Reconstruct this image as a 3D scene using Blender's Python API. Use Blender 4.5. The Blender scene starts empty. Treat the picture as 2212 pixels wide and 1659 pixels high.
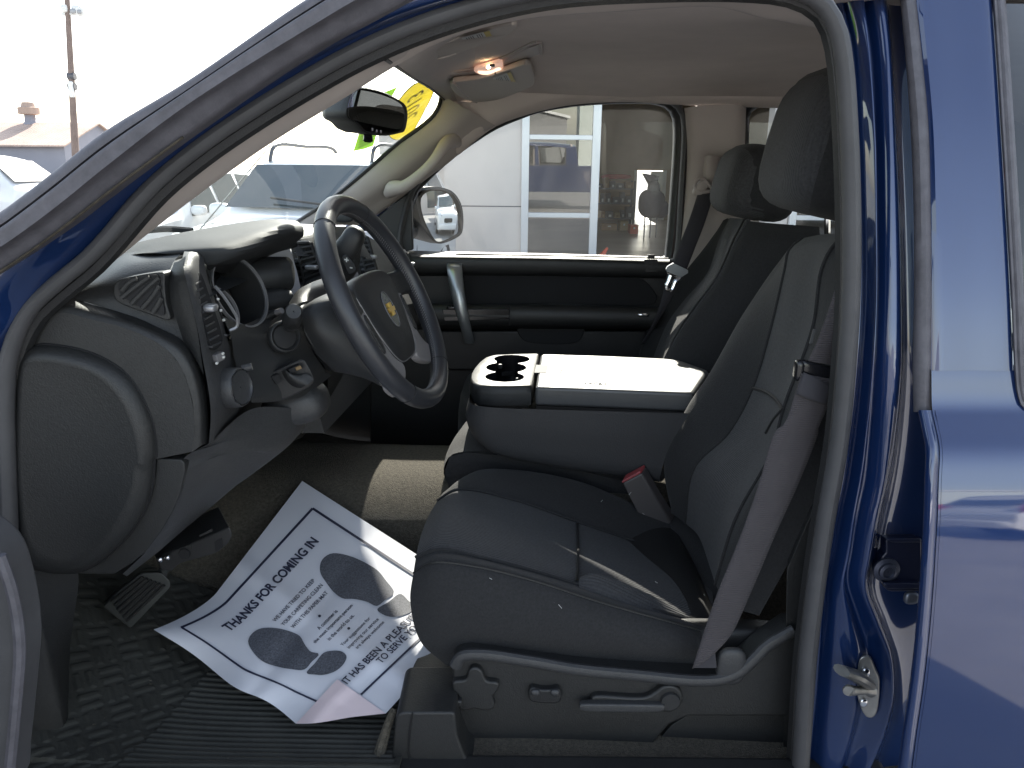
import bpy, bmesh, math, random
from mathutils import Vector, Matrix
R = math.radians
random.seed(7)
sc = bpy.context.scene
COL = sc.collection
# ---------------------------------------------------------------- camera, sky, sun, exposure
PITCH, ROLL, ZC, F = R(15.7), R(0.6), 1.6, 1671.0
cam = bpy.data.objects.new('camera', bpy.data.cameras.new('camera')); COL.objects.link(cam)
cam.data.sensor_width = 36; cam.data.lens = 36 * F / 2212; cam.data.clip_start = .02; cam.data.clip_end = 900
cam.location = (0, 0, ZC)
cam.matrix_world = Matrix.Translation((0, 0, ZC)) @ Matrix.Rotation(R(90) - PITCH, 4, 'X') @ Matrix.Rotation(ROLL, 4, 'Z')
sc.camera = cam
SUN = Vector((.05, 1.0, .675)).normalized()
world = bpy.data.worlds.new('World'); sc.world = world; world.use_nodes = True
wn = world.node_tree
sky = wn.nodes.new('ShaderNodeTexSky'); sky.sky_type = 'NISHITA'; sky.sun_disc = False
sky.sun_elevation = math.asin(SUN.z); sky.sun_rotation = math.atan2(SUN.x, SUN.y)
sky.dust_density = 1.2; sky.air_density = 1.2
wn.nodes['Background'].inputs[1].default_value = 0.13
hs = wn.nodes.new('ShaderNodeHueSaturation'); hs.inputs['Saturation'].default_value = .6
wn.links.new(sky.outputs[0], hs.inputs['Color']); wn.links.new(hs.outputs[0], wn.nodes['Background'].inputs[0])
sl = bpy.data.lights.new('sun', 'SUN'); sl.energy = 4.4; sl.angle = R(.5); sl.color = (1, .94, .85)
so = bpy.data.objects.new('sun', sl); COL.objects.link(so); so.rotation_euler = SUN.to_track_quat('Z', 'Y').to_euler()
sc.view_settings.view_transform = 'Standard'; sc.view_settings.look = 'None'
sc.view_settings.exposure = 1.78; sc.view_settings.gamma = 1
sc.cycles.max_bounces = 8; sc.cycles.transparent_max_bounces = 16
sc.cycles.use_denoising = True
sc.cycles.sample_clamp_indirect = 6; sc.cycles.caustics_reflective = False; sc.cycles.caustics_refractive = False

# ---------------------------------------------------------------- points
CP, SP = math.cos(PITCH), math.sin(PITCH)
def ray(x, y):
    a, b = (x - 1106) / F, (829.5 - y) / F
    c, s = math.cos(ROLL), math.sin(ROLL)
    a, b = a * c - b * s, a * s + b * c
    return Vector((a, CP + b * SP, -SP + b * CP))
EYE = Vector((0, 0, ZC))
def at(x, y, Y):
    r = ray(x, y); return EYE + r * (Y / r.y)
def atz(x, y, z):
    r = ray(x, y); return EYE + r * ((z - ZC) / r.z)
def onp(x, y, p, n):
    r = ray(x, y); return EYE + r * ((p - EYE).dot(n) / r.dot(n))
def conv(ox, oy, s):
    def f(pts, Y=None):
        return [at(ox + p[0] * s, oy + p[1] * s, p[2] if len(p) > 2 else Y) for p in pts]
    f.px = lambda pts: [(ox + p[0] * s, oy + p[1] * s) for p in pts]
    return f
D = conv(0, 0, 1); Z1 = conv(0, 0, .3328); Z2 = conv(620.9, 0, .3328); Z3 = conv(1357, 0, .38655)
Z4 = conv(0, 443.4, .3328); Z5 = conv(620.9, 443.4, .3328); Z6 = conv(1241.7, 443.4, .3328)
Z7 = conv(0, 931.3, .4411); Z8 = conv(798.2, 931.3, .4411); ZR = conv(1685.2, 798.3, .5191)
ZD = conv(399, 443.4, .2673); Z9 = conv(842.6, 177.4, .3208); ZM = conv(691.8, 124.2, .1363)
ZV = conv(851.5, 26.6, .1604); ZW = conv(620.9, 567.7, .1978); ZK = conv(390.3, 567.7, .1924)

# ---------------------------------------------------------------- materials
def mat(name, col, rough=.5, metal=0., spec=.5, coat=0., bump=None, var=None, sheen=0., trans=0., emit=None, rvar=None, ani=None):
    m = bpy.data.materials.new(name); m.use_nodes = True
    nt = m.node_tree; b = nt.nodes['Principled BSDF']; N, L = nt.nodes.new, nt.links.new
    b.inputs['Base Color'].default_value = (*col, 1); b.inputs['Roughness'].default_value = rough
    b.inputs['Metallic'].default_value = metal; b.inputs['Specular IOR Level'].default_value = spec
    b.inputs['Coat Weight'].default_value = coat; b.inputs['Coat Roughness'].default_value = .04
    b.inputs['Sheen Weight'].default_value = sheen; b.inputs['Transmission Weight'].default_value = trans
    tc = N('ShaderNodeTexCoord').outputs['Object']
    if emit: b.inputs['Emission Color'].default_value = (*emit[0], 1); b.inputs['Emission Strength'].default_value = emit[1]
    if ani:
        mp = N('ShaderNodeMapping'); mp.inputs['Scale'].default_value = ani; L(tc, mp.inputs[0]); tcb = mp.outputs[0]
    else: tcb = tc
    if var:
        n = N('ShaderNodeTexNoise'); n.inputs['Scale'].default_value = var[0]; n.inputs['Detail'].default_value = 6; n.inputs['Roughness'].default_value = .65
        L(tc, n.inputs[0]); mr = N('ShaderNodeMapRange'); mr.inputs[1].default_value = .3; mr.inputs[2].default_value = .7
        mr.inputs[3].default_value = 1 - var[1]; mr.inputs[4].default_value = 1 + var[1]; L(n.outputs[0], mr.inputs[0])
        mx = N('ShaderNodeMix'); mx.data_type = 'RGBA'; mx.blend_type = 'MULTIPLY'; mx.inputs[0].default_value = 1
        mx.inputs[6].default_value = (*col, 1); L(mr.outputs[0], mx.inputs[7]); L(mx.outputs[2], b.inputs['Base Color'])
    if rvar:
        n = N('ShaderNodeTexNoise'); n.inputs['Scale'].default_value = rvar[0]; n.inputs['Detail'].default_value = 4; L(tc, n.inputs[0])
        mr = N('ShaderNodeMapRange'); mr.inputs[3].default_value = rough - rvar[1]; mr.inputs[4].default_value = rough + rvar[1]
        L(n.outputs[0], mr.inputs[0]); L(mr.outputs[0], b.inputs['Roughness'])
    if bump:
        kind, scale, strength, dist = bump
        if kind == 'noise':
            n = N('ShaderNodeTexNoise'); n.inputs['Scale'].default_value = scale; n.inputs['Detail'].default_value = 3; o = n.outputs[0]
        elif kind == 'voro':
            n = N('ShaderNodeTexVoronoi'); n.inputs['Scale'].default_value = scale; o = n.outputs[0]
        else:
            n = N('ShaderNodeTexWave'); n.bands_direction = kind; n.inputs['Scale'].default_value = scale; n.inputs['Distortion'].default_value = .6; n.inputs['Detail Scale'].default_value = 3; o = n.outputs['Fac']
        L(tcb, n.inputs[0])
        bp = N('ShaderNodeBump'); bp.inputs['Strength'].default_value = strength; bp.inputs['Distance'].default_value = dist
        L(o, bp.inputs['Height']); L(bp.outputs[0], b.inputs['Normal'])
    return m
def glass_mat(name, tint, refl, dust=0., dcol=(.6, .6, .58), streak=None):
    m = bpy.data.materials.new(name); m.use_nodes = True; nt = m.node_tree; N, L = nt.nodes.new, nt.links.new
    nt.nodes.remove(nt.nodes['Principled BSDF']); out = nt.nodes['Material Output']
    t = N('ShaderNodeBsdfTransparent'); t.inputs[0].default_value = (*tint, 1)
    g = N('ShaderNodeBsdfGlossy'); g.inputs['Roughness'].default_value = .01
    lw = N('ShaderNodeFresnel'); lw.inputs[0].default_value = 1.45
    mm = N('ShaderNodeMath'); mm.operation = 'MULTIPLY_ADD'; mm.inputs[1].default_value = refl[1]; mm.inputs[2].default_value = refl[0]; mm.use_clamp = True
    L(lw.outputs[0], mm.inputs[0])
    mx = N('ShaderNodeMixShader'); L(mm.outputs[0], mx.inputs[0]); L(t.outputs[0], mx.inputs[1]); L(g.outputs[0], mx.inputs[2]); res = mx
    if dust:
        d = N('ShaderNodeBsdfDiffuse'); d.inputs[0].default_value = (*dcol, 1)
        tl = N('ShaderNodeBsdfTranslucent'); tl.inputs[0].default_value = (*dcol, 1)
        dm = N('ShaderNodeMixShader'); dm.inputs[0].default_value = .5; L(d.outputs[0], dm.inputs[1]); L(tl.outputs[0], dm.inputs[2])
        tc = N('ShaderNodeTexCoord'); mp = N('ShaderNodeMapping'); mp.inputs['Scale'].default_value = streak or (3, 3, 3); L(tc.outputs['Object'], mp.inputs[0])
        n = N('ShaderNodeTexNoise'); n.inputs['Scale'].default_value = 1.6; n.inputs['Detail'].default_value = 7; n.inputs['Distortion'].default_value = .8; L(mp.outputs[0], n.inputs[0])
        mr = N('ShaderNodeMapRange'); mr.inputs[1].default_value = .42; mr.inputs[2].default_value = .75; mr.inputs[3].default_value = dust * .25; mr.inputs[4].default_value = dust * 1.6; L(n.outputs[0], mr.inputs[0])
        m2 = N('ShaderNodeMixShader'); L(mr.outputs[0], m2.inputs[0]); L(mx.outputs[0], m2.inputs[1]); L(dm.outputs[0], m2.inputs[2]); res = m2
    L(res.outputs[0], out.inputs[0]); return m
GR = ('noise', 420, .55, .0011)
M = dict(
    dash=mat('dark_grained_plastic', (.017, .0173, .0172), .5, bump=GR, var=(150, .22), rvar=(7, .09)),
    dashtop=mat('dash_top_plastic', (.034, .036, .038), .68, spec=.25, bump=('noise', 700, .5, .0008)),
    knee=mat('grey_plastic', (.037, .0375, .039), .5, bump=GR, var=(150, .18), rvar=(7, .08)),
    black=mat('black_plastic', (.015, .015, .0155), .45, bump=GR, var=(9, .2)),
    blackgl=mat('black_gloss_plastic', (.01, .01, .012), .2),
    void=mat('vent_darkness', (.004, .004, .005), .7),
    column=mat('column_plastic', (.021, .0215, .022), .5, bump=('noise', 700, .4, .0008)),
    leather=mat('black_leather', (.028, .029, .033), .38, bump=('voro', 420, .25, .0005), rvar=(20, .08)),
    bolster=mat('dark_knit_fabric', (.0155, .0155, .0165), .9, sheen=.06, bump=('noise', 420, .7, .0014), var=(230, .38)),
    insert=mat('grey_ribbed_fabric', (.037, .037, .0395), .9, sheen=.06, bump=('Y', 60, .5, .0016), var=(210, .36)),
    tan=mat('taupe_trim_plastic', (.40, .35, .32), .6, bump=('noise', 600, .2, .0005), var=(4, .06)),
    tandark=mat('taupe_visor_vinyl', (.47, .42, .375), .7, bump=('noise', 500, .25, .0006)),
    headl=mat('headliner_cloth', (.62, .54, .49), .95, bump=('noise', 900, .4, .0008), var=(3, .1)),
    rubber=mat('weatherstrip_rubber', (.062, .061, .064), .6, bump=('noise', 300, .15, .0006), var=(14, .16)),
    rubber2=mat('grey_outer_weatherstrip', (.088, .084, .096), .6, bump=('noise', 200, .4, .0012), var=(45, .25)),
    dirt=mat('dusty_rubber_edge', (.05, .042, .032), .95, var=(60, .5), bump=('noise', 400, .6, .001)),
    blue=mat('blue_car_paint', (.008, .026, .098), .33, metal=.32, spec=.1, coat=1., rvar=(3, .04)),
    silver=mat('satin_silver_plastic', (.30, .30, .31), .38, metal=.6),
    handle=mat('silver_pull_handle', (.42, .44, .45), .33, metal=.75),
    fascia=mat('silver_grey_fascia', (.21, .20, .20), .5, metal=.2),
    chrome=mat('chrome', (.75, .76, .78), .12, metal=1.),
    gold=mat('gold_emblem', (.72, .47, .12), .3, metal=.9),
    belt=mat('seat_belt_webbing', (.054, .047, .050), .75, sheen=.05, bump=('Z', 95, .6, .0014), var=(12, .1)),
    beltdark=mat('dark_belt_webbing', (.036, .034, .040), .7, sheen=.05, bump=('Z', 260, .4, .0008)),
    buckle=mat('buckle_plastic', (.058, .052, .052), .5),
    red=mat('red_plastic', (.26, .045, .05), .4),
    carpet=mat('brown_grey_carpet', (.085, .075, .058), 1., bump=('noise', 420, 1., .004), var=(160, .45)),
    darkcarpet=mat('dark_carpet', (.024, .024, .023), 1., bump=('noise', 420, 1., .003), var=(120, .4)),
    floormat=mat('rubber_mat', (.032, .032, .027), .75, bump=('noise', 350, .3, .001), var=(12, .25)),
    paper=mat('white_paper', (.60, .61, .66), .6, bump=('noise', 7, .25, .004)),
    ink=mat('dark_blue_ink', (.018, .022, .05), .6),
    foot=mat('grey_printed_ink', (.075, .080, .098), .7, var=(330, .6)),
    pink=mat('pinkish_paper_back', (.66, .55, .57), .65),
    steel=mat('galvanised_steel', (.34, .335, .32), .38, metal=.85, var=(30, .25), bump=('noise', 80, .2, .001)),
    mirror=mat('mirror_glass', (.82, .84, .84), .01, metal=1.),
    dmirror=mat('dimming_mirror_glass', (.62, .61, .58), .01, metal=1.),
    white=mat('white_label', (.55, .55, .52), .6), ylab=mat('yellow_label', (.5, .38, .08), .6), grylab=mat('label_print', (.12, .12, .12), .6),
    lens=mat('lamp_lens', (.85, .6, .5), .25, emit=((1, .55, .38), .12)), bulb=mat('lamp_bulb', (1, .85, .6), .4, emit=((1, .72, .4), 9)),
    yellow=mat('yellow_sticker', (.78, .58, .03), .5, var=(14, .12)), lime=mat('lime_green_sticker', (.32, .62, .04), .5, var=(16, .12)), stink=mat('sticker_ink', (.02, .07, .12), .5),
    carwhite=mat('white_car_paint', (.80, .80, .80), .3, coat=1.), tyre=mat('tyre_rubber', (.02, .02, .02), .8), carglass=mat('dark_car_glass', (.035, .05, .055), .04, spec=.9, coat=.5),
    silvercar=mat('silver_car_paint', (.45, .46, .48), .3, metal=.6, coat=1.),
    taillight=mat('red_tail_lamp', (.45, .01, .015), .15, coat=1.), headlight=mat('clear_head_lamp', (.7, .72, .75), .08, metal=.6),
)
def translucent(name, col, k=.36):
    m = mat(name, col, .5, var=(14, .10)); nt = m.node_tree; N, L = nt.nodes.new, nt.links.new
    p = nt.nodes['Principled BSDF']; t = N('ShaderNodeBsdfTranslucent'); x = N('ShaderNodeMixShader'); x.inputs[0].default_value = k
    L(p.inputs['Base Color'].links[0].from_socket, t.inputs[0]); L(p.outputs[0], x.inputs[1]); L(t.outputs[0], x.inputs[2]); L(x.outputs[0], nt.nodes['Material Output'].inputs[0]); return m
M['yellow'] = translucent('yellow_sticker_film', (.80, .60, .03)); M['lime'] = translucent('lime_sticker_film', (.30, .62, .03))
M['blue'].node_tree.nodes['Principled BSDF'].inputs['Coat IOR'].default_value = 1.8
M['glass'] = glass_mat('window_glass', (.86, .90, .88), (0, 1.0))
M['dusty'] = glass_mat('dusty_window_glass', (.84, .86, .84), (0, 1.0), dust=.04, streak=(2.2, 1, 1.1))
M['wshield'] = glass_mat('windshield_glass', (.92, .97, .95), (0, .15), dust=.02)
M['tint'] = glass_mat('tinted_rear_glass', (.28, .31, .32), (.02, 1.1))

# ---------------------------------------------------------------- geometry builders: each returns (verts, faces)
def _dense(pts, n=16, closed=False):
    P = [Vector(p) for p in pts]; m = len(P); out = []
    if m == 2: return P
    rng = range(m if closed else m - 1)
    for i in rng:
        p1, p2 = P[i], P[(i + 1) % m]
        p0 = P[(i - 1) % m] if (closed or i > 0) else p1 * 2 - p2
        p3 = P[(i + 2) % m] if (closed or i + 2 < m) else p2 * 2 - p1
        d0, d1, d2 = max((p1 - p0).length, 1e-6) ** .5, max((p2 - p1).length, 1e-6) ** .5, max((p3 - p2).length, 1e-6) ** .5
        m1 = ((p1 - p0) / d0 - (p2 - p0) / (d0 + d1) + (p2 - p1) / d1) * d1
        m2 = ((p2 - p1) / d1 - (p3 - p1) / (d1 + d2) + (p3 - p2) / d2) * d1
        for k in range(n):
            t = k / n; t2 = t * t; t3 = t2 * t
            out.append(p1 * (2 * t3 - 3 * t2 + 1) + m1 * (t3 - 2 * t2 + t) + p2 * (-2 * t3 + 3 * t2) + m2 * (t3 - t2))
    if not closed: out.append(P[-1])
    return out
def resamp(pts, n, lin=False, closed=False):
    d = [Vector(p) for p in pts] if lin else _dense(pts, 16, closed)
    if closed: d = d + [d[0]]
    s = [0.]
    for a, b in zip(d, d[1:]): s.append(s[-1] + (b - a).length)
    T = s[-1]; out = []; j = 0; cnt = n if closed else n - 1
    for i in range(n):
        t = T * i / cnt
        while j < len(s) - 2 and s[j + 1] < t: j += 1
        seg = s[j + 1] - s[j]
        out.append(d[j].lerp(d[j + 1], 0 if seg < 1e-9 else (t - s[j]) / seg))
    return out
def grid(rows, cu=False, cv=False):
    n = len(rows[0]); V = [p for r in rows for p in r]; Fc = []
    R_ = len(rows)
    for i in range(R_ if cv else R_ - 1):
        for j in range(n if cu else n - 1):
            a, b = i * n + j, i * n + (j + 1) % n; c, d = ((i + 1) % R_) * n + (j + 1) % n, ((i + 1) % R_) * n + j
            Fc.append((a, b, c, d))
    return V, Fc
def loft(curves, nu=24, nv=None, lin=False, linv=False, cu=False, caps=False):
    rows = [resamp(c, nu, lin, cu) for c in curves]
    if nv and len(rows) > 1:
        if linv and len(rows) == 2 or not linv:
            cols = [resamp([r[j] for r in rows], nv, linv) for j in range(nu)]
            rows = [[cols[j][i] for j in range(nu)] for i in range(nv)]
    V, Fc = grid(rows, cu)
    if caps and cu:
        Fc.append(tuple(range(nu))[::-1]); Fc.append(tuple((len(rows) - 1) * nu + j for j in range(nu)))
    return V, Fc
def frames(path, closed=False):
    n = len(path); T = []
    for i in range(n):
        a = path[(i - 1) % n] if (closed or i > 0) else path[i]; b = path[(i + 1) % n] if (closed or i < n - 1) else path[i]
        T.append((b - a).normalized())
    up = Vector((0, 0, 1)) if abs(T[0].z) < .9 else Vector((1, 0, 0))
    u = (up - T[0] * up.dot(T[0])).normalized(); out = []
    for t in T:
        u = (u - t * u.dot(t)); u = u.normalized() if u.length > 1e-6 else t.orthogonal().normalized()
        out.append((u, t.cross(u)))
    return out
def tube(path, r, seg=10, n=None, closed=False, lin=False, sq=(1, 1), caps=True):
    P = resamp(path, n or max(2, len(path) * 5), lin, closed); fr = frames(P, closed); rows = []
    for i, p in enumerate(P):
        t = i / max(1, len(P) - 1)
        if isinstance(r, (int, float)): rr = r
        else:
            k = t * (len(r) - 1); a = min(int(k), len(r) - 2); rr = r[a] + (r[a + 1] - r[a]) * (k - a)
        u, v = fr[i]
        rows.append([p + u * (rr * sq[0] * math.cos(2 * math.pi * j / seg)) + v * (rr * sq[1] * math.sin(2 * math.pi * j / seg)) for j in range(seg)])
    V, Fc = grid(rows, True, closed)
    if caps and not closed:
        Fc.append(tuple(range(seg))[::-1]); Fc.append(tuple((len(rows) - 1) * seg + j for j in range(seg)))
    return V, Fc
def slab(outline, depth):
    """outline: closed list of points; depth: vector (pushed away from the viewer)"""
    n = len(outline); V = [Vector(p) for p in outline] + [Vector(p) + Vector(depth) for p in outline]
    Fc = [tuple(range(n)), tuple(range(2 * n - 1, n - 1, -1))]
    for i in range(n): Fc.append((i, i + n, (i + 1) % n + n, (i + 1) % n))
    return V, Fc
def rnd(outline, n=48):
    return resamp(outline, n, False, True)
def box(c, s, rot=None):
    c = Vector(c); V = []
    for x in (-1, 1):
        for y in (-1, 1):
            for z in (-1, 1):
                v = Vector((x * s[0] / 2, y * s[1] / 2, z * s[2] / 2))
                if rot is not None: v = rot @ v
                V.append(c + v)
    return V, [(0, 1, 3, 2), (4, 6, 7, 5), (0, 4, 5, 1), (2, 3, 7, 6), (0, 2, 6, 4), (1, 5, 7, 3)]
def basis(axis):
    a = Vector(axis).normalized(); u = a.orthogonal().normalized(); return a, u, a.cross(u)
def lathe(c, axis, prof, seg=32):
    a, u, v = basis(axis); c = Vector(c)
    rows = [[c + a * h + (u * math.cos(2 * math.pi * j / seg) + v * math.sin(2 * math.pi * j / seg)) * r for j in range(seg)] for r, h in prof]
    return grid(rows, True)
def disc(c, axis, r, h=0.004, seg=32):
    return lathe(c, axis, [(0.0001, h), (r * .93, h), (r, h * .6), (r, 0), (0.0001, 0)], seg)
def superbox(c, s, e=.35, rot=None, n=22, m=14):
    def sg(w, k): return math.copysign(abs(w) ** k, w)
    rows = []
    for i in range(m + 1):
        ph = -math.pi / 2 + math.pi * i / m; row = []
        for j in range(n):
            th = 2 * math.pi * j / n
            v = Vector((s[0] / 2 * sg(math.cos(ph), e) * sg(math.cos(th), e), s[1] / 2 * sg(math.cos(ph), e) * sg(math.sin(th), e), s[2] / 2 * sg(math.sin(ph), e)))
            if rot is not None: v = rot @ v
            row.append(Vector(c) + v)
        rows.append(row)
    return grid(rows, True)
def strip(path, w, nrm, lift=0.):
    """flat ribbon along path of width w lying across normal nrm"""
    A, B = [], []
    for i, p in enumerate(path):
        t = (path[min(i + 1, len(path) - 1)] - path[max(i - 1, 0)]).normalized(); s = t.cross(nrm).normalized() * w / 2
        A.append(p + s + nrm * lift); B.append(p - s + nrm * lift)
    return grid([A, B])

def ob(name, geos, m, parent=None, smooth=True, bevel=0, bseg=3, solid=0, sub=0, face_cam=False, angle=35, label=None, cat=None, group=None, kind=None):
    if isinstance(geos, tuple): geos = [geos]
    V, Fc, MI, mats = [], [], [], []
    for g in geos:
        gm = g[2] if len(g) > 2 else m
        if gm not in mats: mats.append(gm)
        o = len(V); V += [tuple(v) for v in g[0]]; Fc += [tuple(i + o for i in f) for f in g[1]]; MI += [mats.index(gm)] * len(g[1])
    me = bpy.data.meshes.new(name); me.from_pydata(V, [], Fc); me.validate(clean_customdata=False)
    for g in mats: me.materials.append(M[g] if isinstance(g, str) else g)
    if len(MI) == len(me.polygons): me.polygons.foreach_set('material_index', MI)
    bm = bmesh.new(); bm.from_mesh(me); bmesh.ops.remove_doubles(bm, verts=bm.verts, dist=1e-6); bmesh.ops.recalc_face_normals(bm, faces=bm.faces)
    if face_cam:
        s = sum((f.normal.dot(EYE - f.calc_center_median()) > 0) * 2 - 1 for f in bm.faces)
        if s < 0: bmesh.ops.reverse_faces(bm, faces=bm.faces)
    bm.to_mesh(me); bm.free()
    if smooth:
        me.polygons.foreach_set('use_smooth', [True] * len(me.polygons))
        me.set_sharp_from_angle(angle=R(angle))
    o = bpy.data.objects.new(name, me); COL.objects.link(o)
    if parent is not None: attach(o, parent)
    if solid: md = o.modifiers.new('thickness', 'SOLIDIFY'); md.thickness = abs(solid); md.offset = -1 if solid > 0 else 1
    if bevel: md = o.modifiers.new('bevel', 'BEVEL'); md.width = bevel; md.segments = bseg; md.limit_method = 'ANGLE'; md.angle_limit = R(30); md.harden_normals = False
    if sub: md = o.modifiers.new('sub', 'SUBSURF'); md.levels = md.render_levels = sub
    tag(o, label, cat, group, kind)
    return o
def attach(o, parent):
    o.parent = parent
    o.matrix_parent_inverse = Matrix.Translation(-parent.location) if parent.parent is None else Matrix()
def tag(o, label=None, cat=None, group=None, kind=None):
    for k, v in (('label', label), ('category', cat), ('group', group), ('kind', kind)):
        if v: o[k] = v
def thing(name, label, cat, loc, group=None):
    o = bpy.data.objects.new(name, None); COL.objects.link(o); o.location = loc; o.empty_display_size = .1; tag(o, label, cat, group); return o
def text2d(s, size=1., bold=0., align='CENTER'):
    """flat mesh of a line of text: verts in 2-D, faces"""
    cu = bpy.data.curves.new('txt', 'FONT'); cu.body = s; cu.size = size; cu.offset = bold; cu.align_x = align; cu.align_y = 'CENTER'; cu.resolution_u = 4
    to = bpy.data.objects.new('txt', cu); me = bpy.data.meshes.new_from_object(to)
    V = [(v.co.x, v.co.y) for v in me.vertices]; Fc = [tuple(p.vertices) for p in me.polygons]
    bpy.data.objects.remove(to); bpy.data.curves.remove(cu); bpy.data.meshes.remove(me); return V, Fc

# ================================================================ PICKUP TRUCK
T = thing('pickup_truck', 'blue pickup truck seen through its open driver doorway, with dark cloth cabin', 'pickup truck', (.3, 1.85, 0))
def part(name, geos, m, **k): return ob(name, geos, m, parent=T, **k)
# ---- door opening: rubber bands of the roof rail and pillar (driver side)
c0 = Z1([(-520, 1760), (-160, 1480), (0, 1380), (330, 1130), (670, 860), (1200, 535), (1980, 0), (2420, -260), (3000, -480), (3900, -640), (5600, -700)], .985)
c1 = Z1([(-520, 1840), (-160, 1560), (0, 1462), (330, 1215), (670, 945), (1200, 590), (1980, 70), (2420, -190), (3000, -420), (3900, -580), (5600, -645)], .975)
c2 = Z1([(-520, 1985), (-160, 1700), (0, 1605), (330, 1368), (700, 1070), (1200, 690), (1980, 195), (2420, -60), (3000, -300), (3900, -470), (5600, -540)], .968)
c3 = Z1([(-520, 2130), (-160, 1850), (0, 1760), (330, 1535), (740, 1220), (1200, 880), (1980, 350), (2420, 115), (3000, -160), (3900, -330), (5600, -400)], 1.0)
c1b = [p.lerp(q, .22) + Vector((0, -.005, 0)) for p, q in zip(c1, c2)]
c2b = [p.lerp(q, .14) + Vector((0, .012, 0)) for p, q in zip(c2, c3)]
c0x = [p + Vector((.0, .05, .012)) for p in c0]
def tuck(c, v): return [p + Vector(v) for p in c]
part('weatherstrip', [loft([c0x, c0, [p.lerp(q, .5) + Vector((0, -.004, 0)) for p, q in zip(c0, c1)], c1], 60, 14), loft([c1, [a.lerp(b, .25) + Vector((0, .010, 0)) for a, b in zip(c1, c1b)], c1b, [a.lerp(b, .5) for a, b in zip(c1b, c2)], c2], 60, 14),
                      loft([c2, c2b, [a.lerp(b, .6) for a, b in zip(c2b, c3)], c3, tuck(c3, (0, .03, 0))], 60, 18)], 'rubber2', face_cam=True, angle=60)
e_blue = D([(-60, 790), (0, 735), (50, 655), (104, 590), (220, 470), (330, 375), (413, 305), (520, 232), (640, 158), (760, 92), (880, 40), (1040, -12), (1200, -42), (1400, -52), (1620, -50)], 1.045)
e_mid = [p + Vector((0, -.012, 0)) for p in (c3[1].lerp(e_blue[1], .5),)]
c3s = [p + Vector((0, .012, 0)) + (Vector((-.012, 0, .012))) for p in resamp(c3[1:9], 15)]
eb = resamp(e_blue, 15)
part('body', [loft([c3s, [a.lerp(b, .35) + Vector((0, -.006, 0)) for a, b in zip(c3s, eb)], [a.lerp(b, .7) + Vector((0, -.002, 0)) for a, b in zip(c3s, eb)], eb, [p + Vector((.006, .012, -.008)) for p in eb]], 60, 12)], 'blue', face_cam=True)
part('dust_line', [tube([p + Vector((0, -.006, -.002)) for p in c3[1:6]], .0018, 6, 50)], 'dirt')
seal_px = [(18, 1700), (20, 1500), (22, 1300), (18, 1100), (14, 980), (12, 870), (20, 770), (61, 672), (118, 616), (197, 550), (332, 398), (424, 321), (531, 247), (651, 173), (771, 107), (890, 55), (1048, 5), (1200, -24), (1400, -36), (1600, -36), (1716, -22), (1776, 8), (1808, 62), (1822, 130), (1833, 270), (1839, 450), (1838, 638), (1828, 800), (1812, 960), (1786, 1110), (1763, 1265), (1745, 1420), (1734, 1580), (1726, 1700)]
seal = D(seal_px, 1.055)
seal_in = D([(x + 14, y + 2) for x, y in seal_px[:6]] + [(x + 17, y + 19) for x, y in seal_px[6:20]] + [(x - 10, y + 16) for x, y in seal_px[20:22]] + [(x - 16, y + 4) for x, y in seal_px[22:]], 1.075)
part('weatherstrip', [tube(seal, [.0155, .0155, .0140, .0130, .0130, .0130, .013, .0145, .0155, .0165, .017], 12, 170, sq=(.8, 1.0))], 'rubber')
part('inner_seal', [tube(seal_in, .0125, 8, 140)], 'black')
# ---- pillar and roof rail trim inside the opening (taupe)
def hz(y, x=0.):
    return 1.845 - (.022 if y < 1.85 else .047) * ((y - 1.85) / .71) ** 2 - .035 * max(0, (-.02 - x) / .16) ** 2 - .10 * max(0, (x - 1.2) / .45) ** 2
t_o = D([(45, 735), (92, 655), (205, 534), (300, 450), (462, 322), (624, 217), (722, 157), (848, 86), (990, 38), (1235, -6), (1450, -18), (1640, -2), (1745, 25), (1800, 80)], 1.085)
t_i = D([(70, 742), (118, 672), (266, 549), (320, 505), (480, 383), (589, 307), (736, 217), (858, 141), (975, 82), (1113, 45), (1357, 24), (1550, 16), (1650, 40), (1770, 60)], 1.14)
part('pillar_trim', [loft([t_o, [a.lerp(b, .5) + Vector((0, -.006, 0)) for a, b in zip(t_o, t_i)], t_i, [p + Vector((-.004, .012, .010)) for p in t_i]], 70, 10), loft([[p + Vector((-.004, .012, .010)) for p in t_i[6:]], [Vector((p.x, 1.25, hz(1.25, p.x) + .004)) for p in t_i[6:]]], 40, 3)], 'tan', face_cam=True)
# ---- headliner, header, roof
rows = [[Vector((x, y, hz(y, x))) for x in (-.17, -.13, -.09, -.04, .05, .2, .5, .8, 1.1, 1.3, 1.45, 1.55, 1.65)] for y in [1.13 + 1.40 * k / 16 for k in range(17)]]
part('headliner', [loft(rows, 60, 40)], 'headl', face_cam=True)
part('roof', [loft([[Vector((-.14, Y, z - .05)), Vector((.1, Y, z)), Vector((1.0, Y, z)), Vector((1.75, Y, z - .06))] for Y, z in ((1.3, 1.895), (1.42, 1.915), (1.85, 1.93), (2.4, 1.91), (2.66, 1.84))], 20, 20)], 'blue', solid=.02)
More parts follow.
